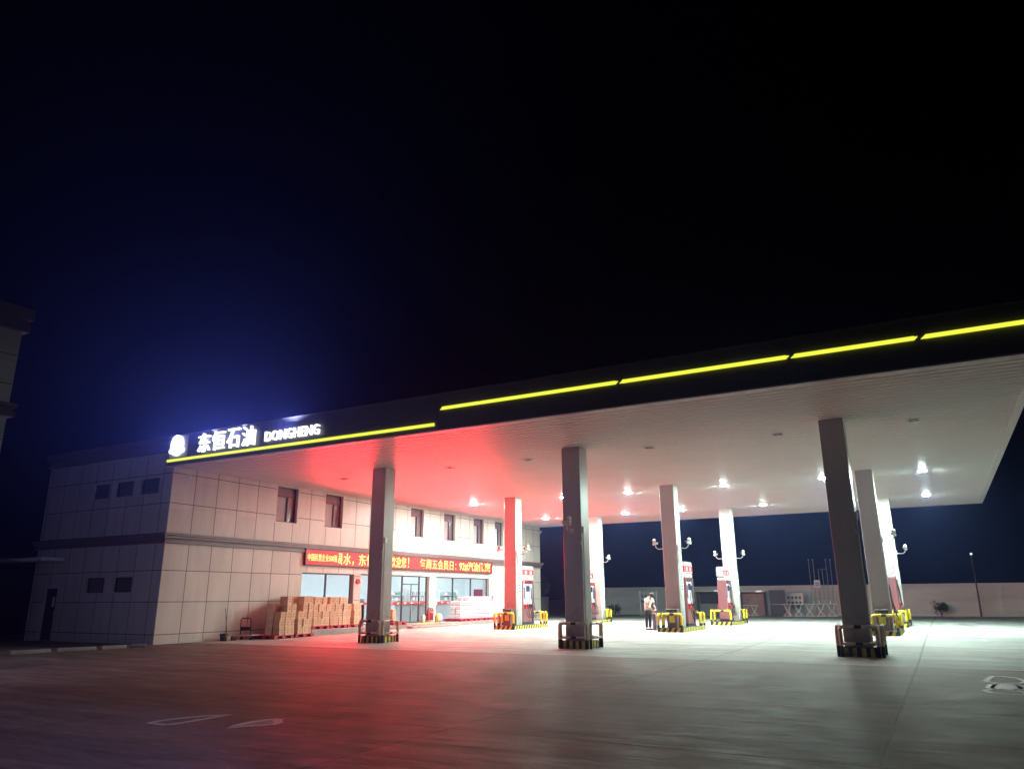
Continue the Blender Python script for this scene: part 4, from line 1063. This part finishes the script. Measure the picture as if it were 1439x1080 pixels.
t = empty('picket_fence', (-10.9, 48, 0), label='short grey picket fence beyond the end of the shop', cat='fence')
q = MB()
for k in range(9): q.bbox(k * .28, k * .28 + .09, 0, .03, 0, 1.5 + .1 * (k % 2), .005)
q.box(0, 2.4, .031, .06, .4, .5); q.box(0, 2.4, .031, .06, 1.0, 1.1); q.build('pickets', M_steel, t)
t = empty('utility_cabinet', (-8.5, 47, 0), label='pale grey utility cabinet beside the picket fence', cat='cabinet')
q = MB(); q.bbox(0, 1.3, 0, .8, .1, 1.6, .03); q.bbox(-.03, 1.33, -.03, .83, 1.601, 1.68, .02); q.build('body', mat('cabinet_grey', (.30, .27, .28), .6), t)
q = MB(); q.box(.64, .66, -.004, 0, .15, 1.55); q.box(.70, .73, -.03, -.001, .8, 1.0); q.build('door', M_dark, t)
t = empty('traffic_bollard', (1.4, 36, gz(36)), label='thin white marker bollard seen left of the middle front column', cat='bollard')
q = MB(); q.tube([(0, 0, 0), (0, 0, .75), (0, 0, .80)], [.05, .05, .02], 10); q.build('post', M_white, t)

# painted markings on the concrete
def paint(pts, name='road_marking', m_=None, z=.004):
    q = MB(); q.add([(a, b, gz(b) + z) for a, b in pts], [tuple(range(len(pts)))]); return q
mk = MB()
def strip(p, q_, w_):
    p = Vector(p); q_ = Vector(q_); d = (q_ - p).normalized(); n_ = Vector((-d.y, d.x)) * w_ / 2
    pts = [p - n_, q_ - n_, q_ + n_, p + n_]
    mk.add([(a.x, a.y, gz(a.y) + .004) for a in pts], [(0, 1, 2, 3)])
for y0, y1 in ((12.2, 13.3), (15.0, 17.6), (19.8, 22.6)): strip((27.0, y0), (27.0, y1), .14)
for y0 in (20.0, 14.6): strip((24.75, y0), (24.95, y0 + 2.6), .12)
strip((10.5, 19.5), (12.4, 19.5), .12); strip((16.6, 20.2), (21.5, 20.2), .12); strip((17.2, 22.8), (21.0, 22.8), .12); strip((28.3, 24.3), (29.0, 24.6), .14); strip((25.6, 27.4), (26.0, 27.7), .14)
o = mk.build('road_marking', M_paint, kind='structure')
# worn arrow outlines near the road (closed loops drawn as outline strips)
mk = MB()
def loop(pts, w_, close=True):
    n = len(pts)
    P = [Vector(p) for p in pts]
    L_ = []; R_ = []
    for i in range(n):
        a = P[(i - 1) % n]; b = P[(i + 1) % n]; d = (b - a).normalized(); nn = Vector((-d.y, d.x)) * w_[i] / 2 if isinstance(w_, list) else Vector((-d.y, d.x)) * w_ / 2
        L_.append(P[i] + nn); R_.append(P[i] - nn)
    b0 = len(mk.v); mk.v += [(p.x, p.y, .004) for p in L_ + R_]
    for i in range(n if close else n - 1):
        k = (i + 1) % n; mk.f.append((b0 + i, b0 + n + i, b0 + n + k, b0 + k)); mk.mi.append(0)
loop([(16.34, -11.98), (16.3, -11.83), (16.33, -11.62), (16.41, -11.36), (16.55, -11.15), (16.73, -10.97), (16.71, -11.18), (16.72, -11.49), (16.72, -11.73), (16.71, -11.91), (16.66, -11.99), (16.47, -11.98)], 0.117)
loop([(17.64, -11.77), (17.57, -11.57), (17.52, -11.33), (17.54, -11.14), (17.61, -10.98), (17.69, -10.94), (17.74, -11.05), (17.89, -11.15), (17.94, -11.3), (17.86, -11.43), (17.74, -11.57)], 0.132)
loop([(26.45, -1.21), (26.57, -0.36), (26.63, -0.08), (26.79, -0.04), (26.96, -0.22), (27.05, -0.38), (27.12, -1.08), (26.99, -1.37), (26.79, -1.47), (26.64, -1.54), (26.52, -1.41)], 0.100)
loop([(26.35, -2.95), (26.44, -2.76), (26.66, -2.72), (26.86, -2.82), (26.98, -2.95), (26.95, -3.32), (26.79, -3.37), (26.62, -3.37), (26.46, -3.26)], 0.072)
loop([(26.47, -2.41), (26.53, -1.89), (26.63, -1.66), (26.84, -1.66), (26.98, -1.89), (26.98, -2.37), (26.84, -2.63), (26.54, -2.71)], 0.143)
mk.add([(a, b, .004) for a, b in [(26.47, -2.41), (26.53, -1.89), (26.63, -1.66), (26.84, -1.66), (26.98, -1.89), (26.98, -2.37), (26.84, -2.63), (26.54, -2.71)]], [tuple(range(8))])
mk.build('road_marking', M_paintw, kind='structure')
mk = MB()
mk.add([(a, b, .0025) for a, b in [(17.64, -11.77), (17.57, -11.57), (17.52, -11.33), (17.54, -11.14), (17.61, -10.98), (17.69, -10.94), (17.74, -11.05), (17.89, -11.15), (17.94, -11.3), (17.86, -11.43), (17.74, -11.57)]], [tuple(range(11))])
mk.build('road_marking', mat('road_paint_faded', (.40, .38, .39), .7, var=.3, vscale=6), kind='structure')

# broken kerb pieces at the corner of the shop
for i, (x, y, L, a) in enumerate(((.6, -4.8, 1.2, 85), (.75, -3.4, 1.2, 80), (.9, -2.2, .9, 88), (.95, -1.3, .5, 60))):
    t = MB(); t.bbox(-L / 2, L / 2, -.1, .1, 0, .12, .02)
    o = t.build('kerb_stone', M_pave, None, label=['loose kerb stone nearest the left edge', 'second loose kerb stone from the left edge', 'third loose kerb stone by the side wall', 'short broken kerb stone nearest the building corner'][i], cat='kerb stone', group='loose kerb stones before the side wall', loc=(x, y, 0)); o.rotation_euler = (0, 0, R(a))

# ------------------------------------------------------------------ building at the left edge
LBX, LBY = 9.72, -11.2
nb = empty('neighbour_building', (LBX, LBY, 0), label='pale panelled building corner with double cornice at the left edge', cat='building')
q = MB(); q.box(-8, 0, -12, 0, 0, 7.05); q.build('wall', panel_mat('panel_left', (.80, .83, .82), 1.1, .72, -1.1, 7.05, 1), nb)
q = MB()
for z in (6.52, 5.90, 4.75, 4.0, 3.2, 2.4, 1.6, .8): q.box(0, .003, -12, -.01, z - .008, z + .008); q.box(-8, -.01, 0, .003, z - .008, z + .008)
q.build('panel_joint', M_joint, nb)
q = MB()
for z0, z1, d in ((7.05, 7.22, .10), (7.221, 7.32, .05), (7.321, 7.55, .13), (5.22, 5.32, .10), (5.321, 5.42, .05), (5.421, 5.5, .12)): q.box(.003, d, -12, d, z0, z1); q.box(-8, .002, .003, d, z0, z1)
q.build('cornice', M_course, nb)
q = MB(); q.box(-7.9, -.05, -11.9, -.05, 7.051, 7.4); q.build('roof', M_roof, nb)

# ------------------------------------------------------------------ night haze
hz = MB(); hz.box(-120, 160, -60, 160, -1.2, 45)
HM = bpy.data.materials.new('haze_air'); HM.use_nodes = True; ht = HM.node_tree; ht.nodes.clear()
ho = ht.nodes.new('ShaderNodeOutputMaterial'); hv = ht.nodes.new('ShaderNodeVolumePrincipled'); hv.inputs['Density'].default_value = .0009; hv.inputs['Color'].default_value = (.28, .38, 1.0, 1); hv.inputs['Anisotropy'].default_value = .78
ht.links.new(hv.outputs[0], ho.inputs['Volume'])
ho_ = hz.build('haze', HM, None, kind='stuff')
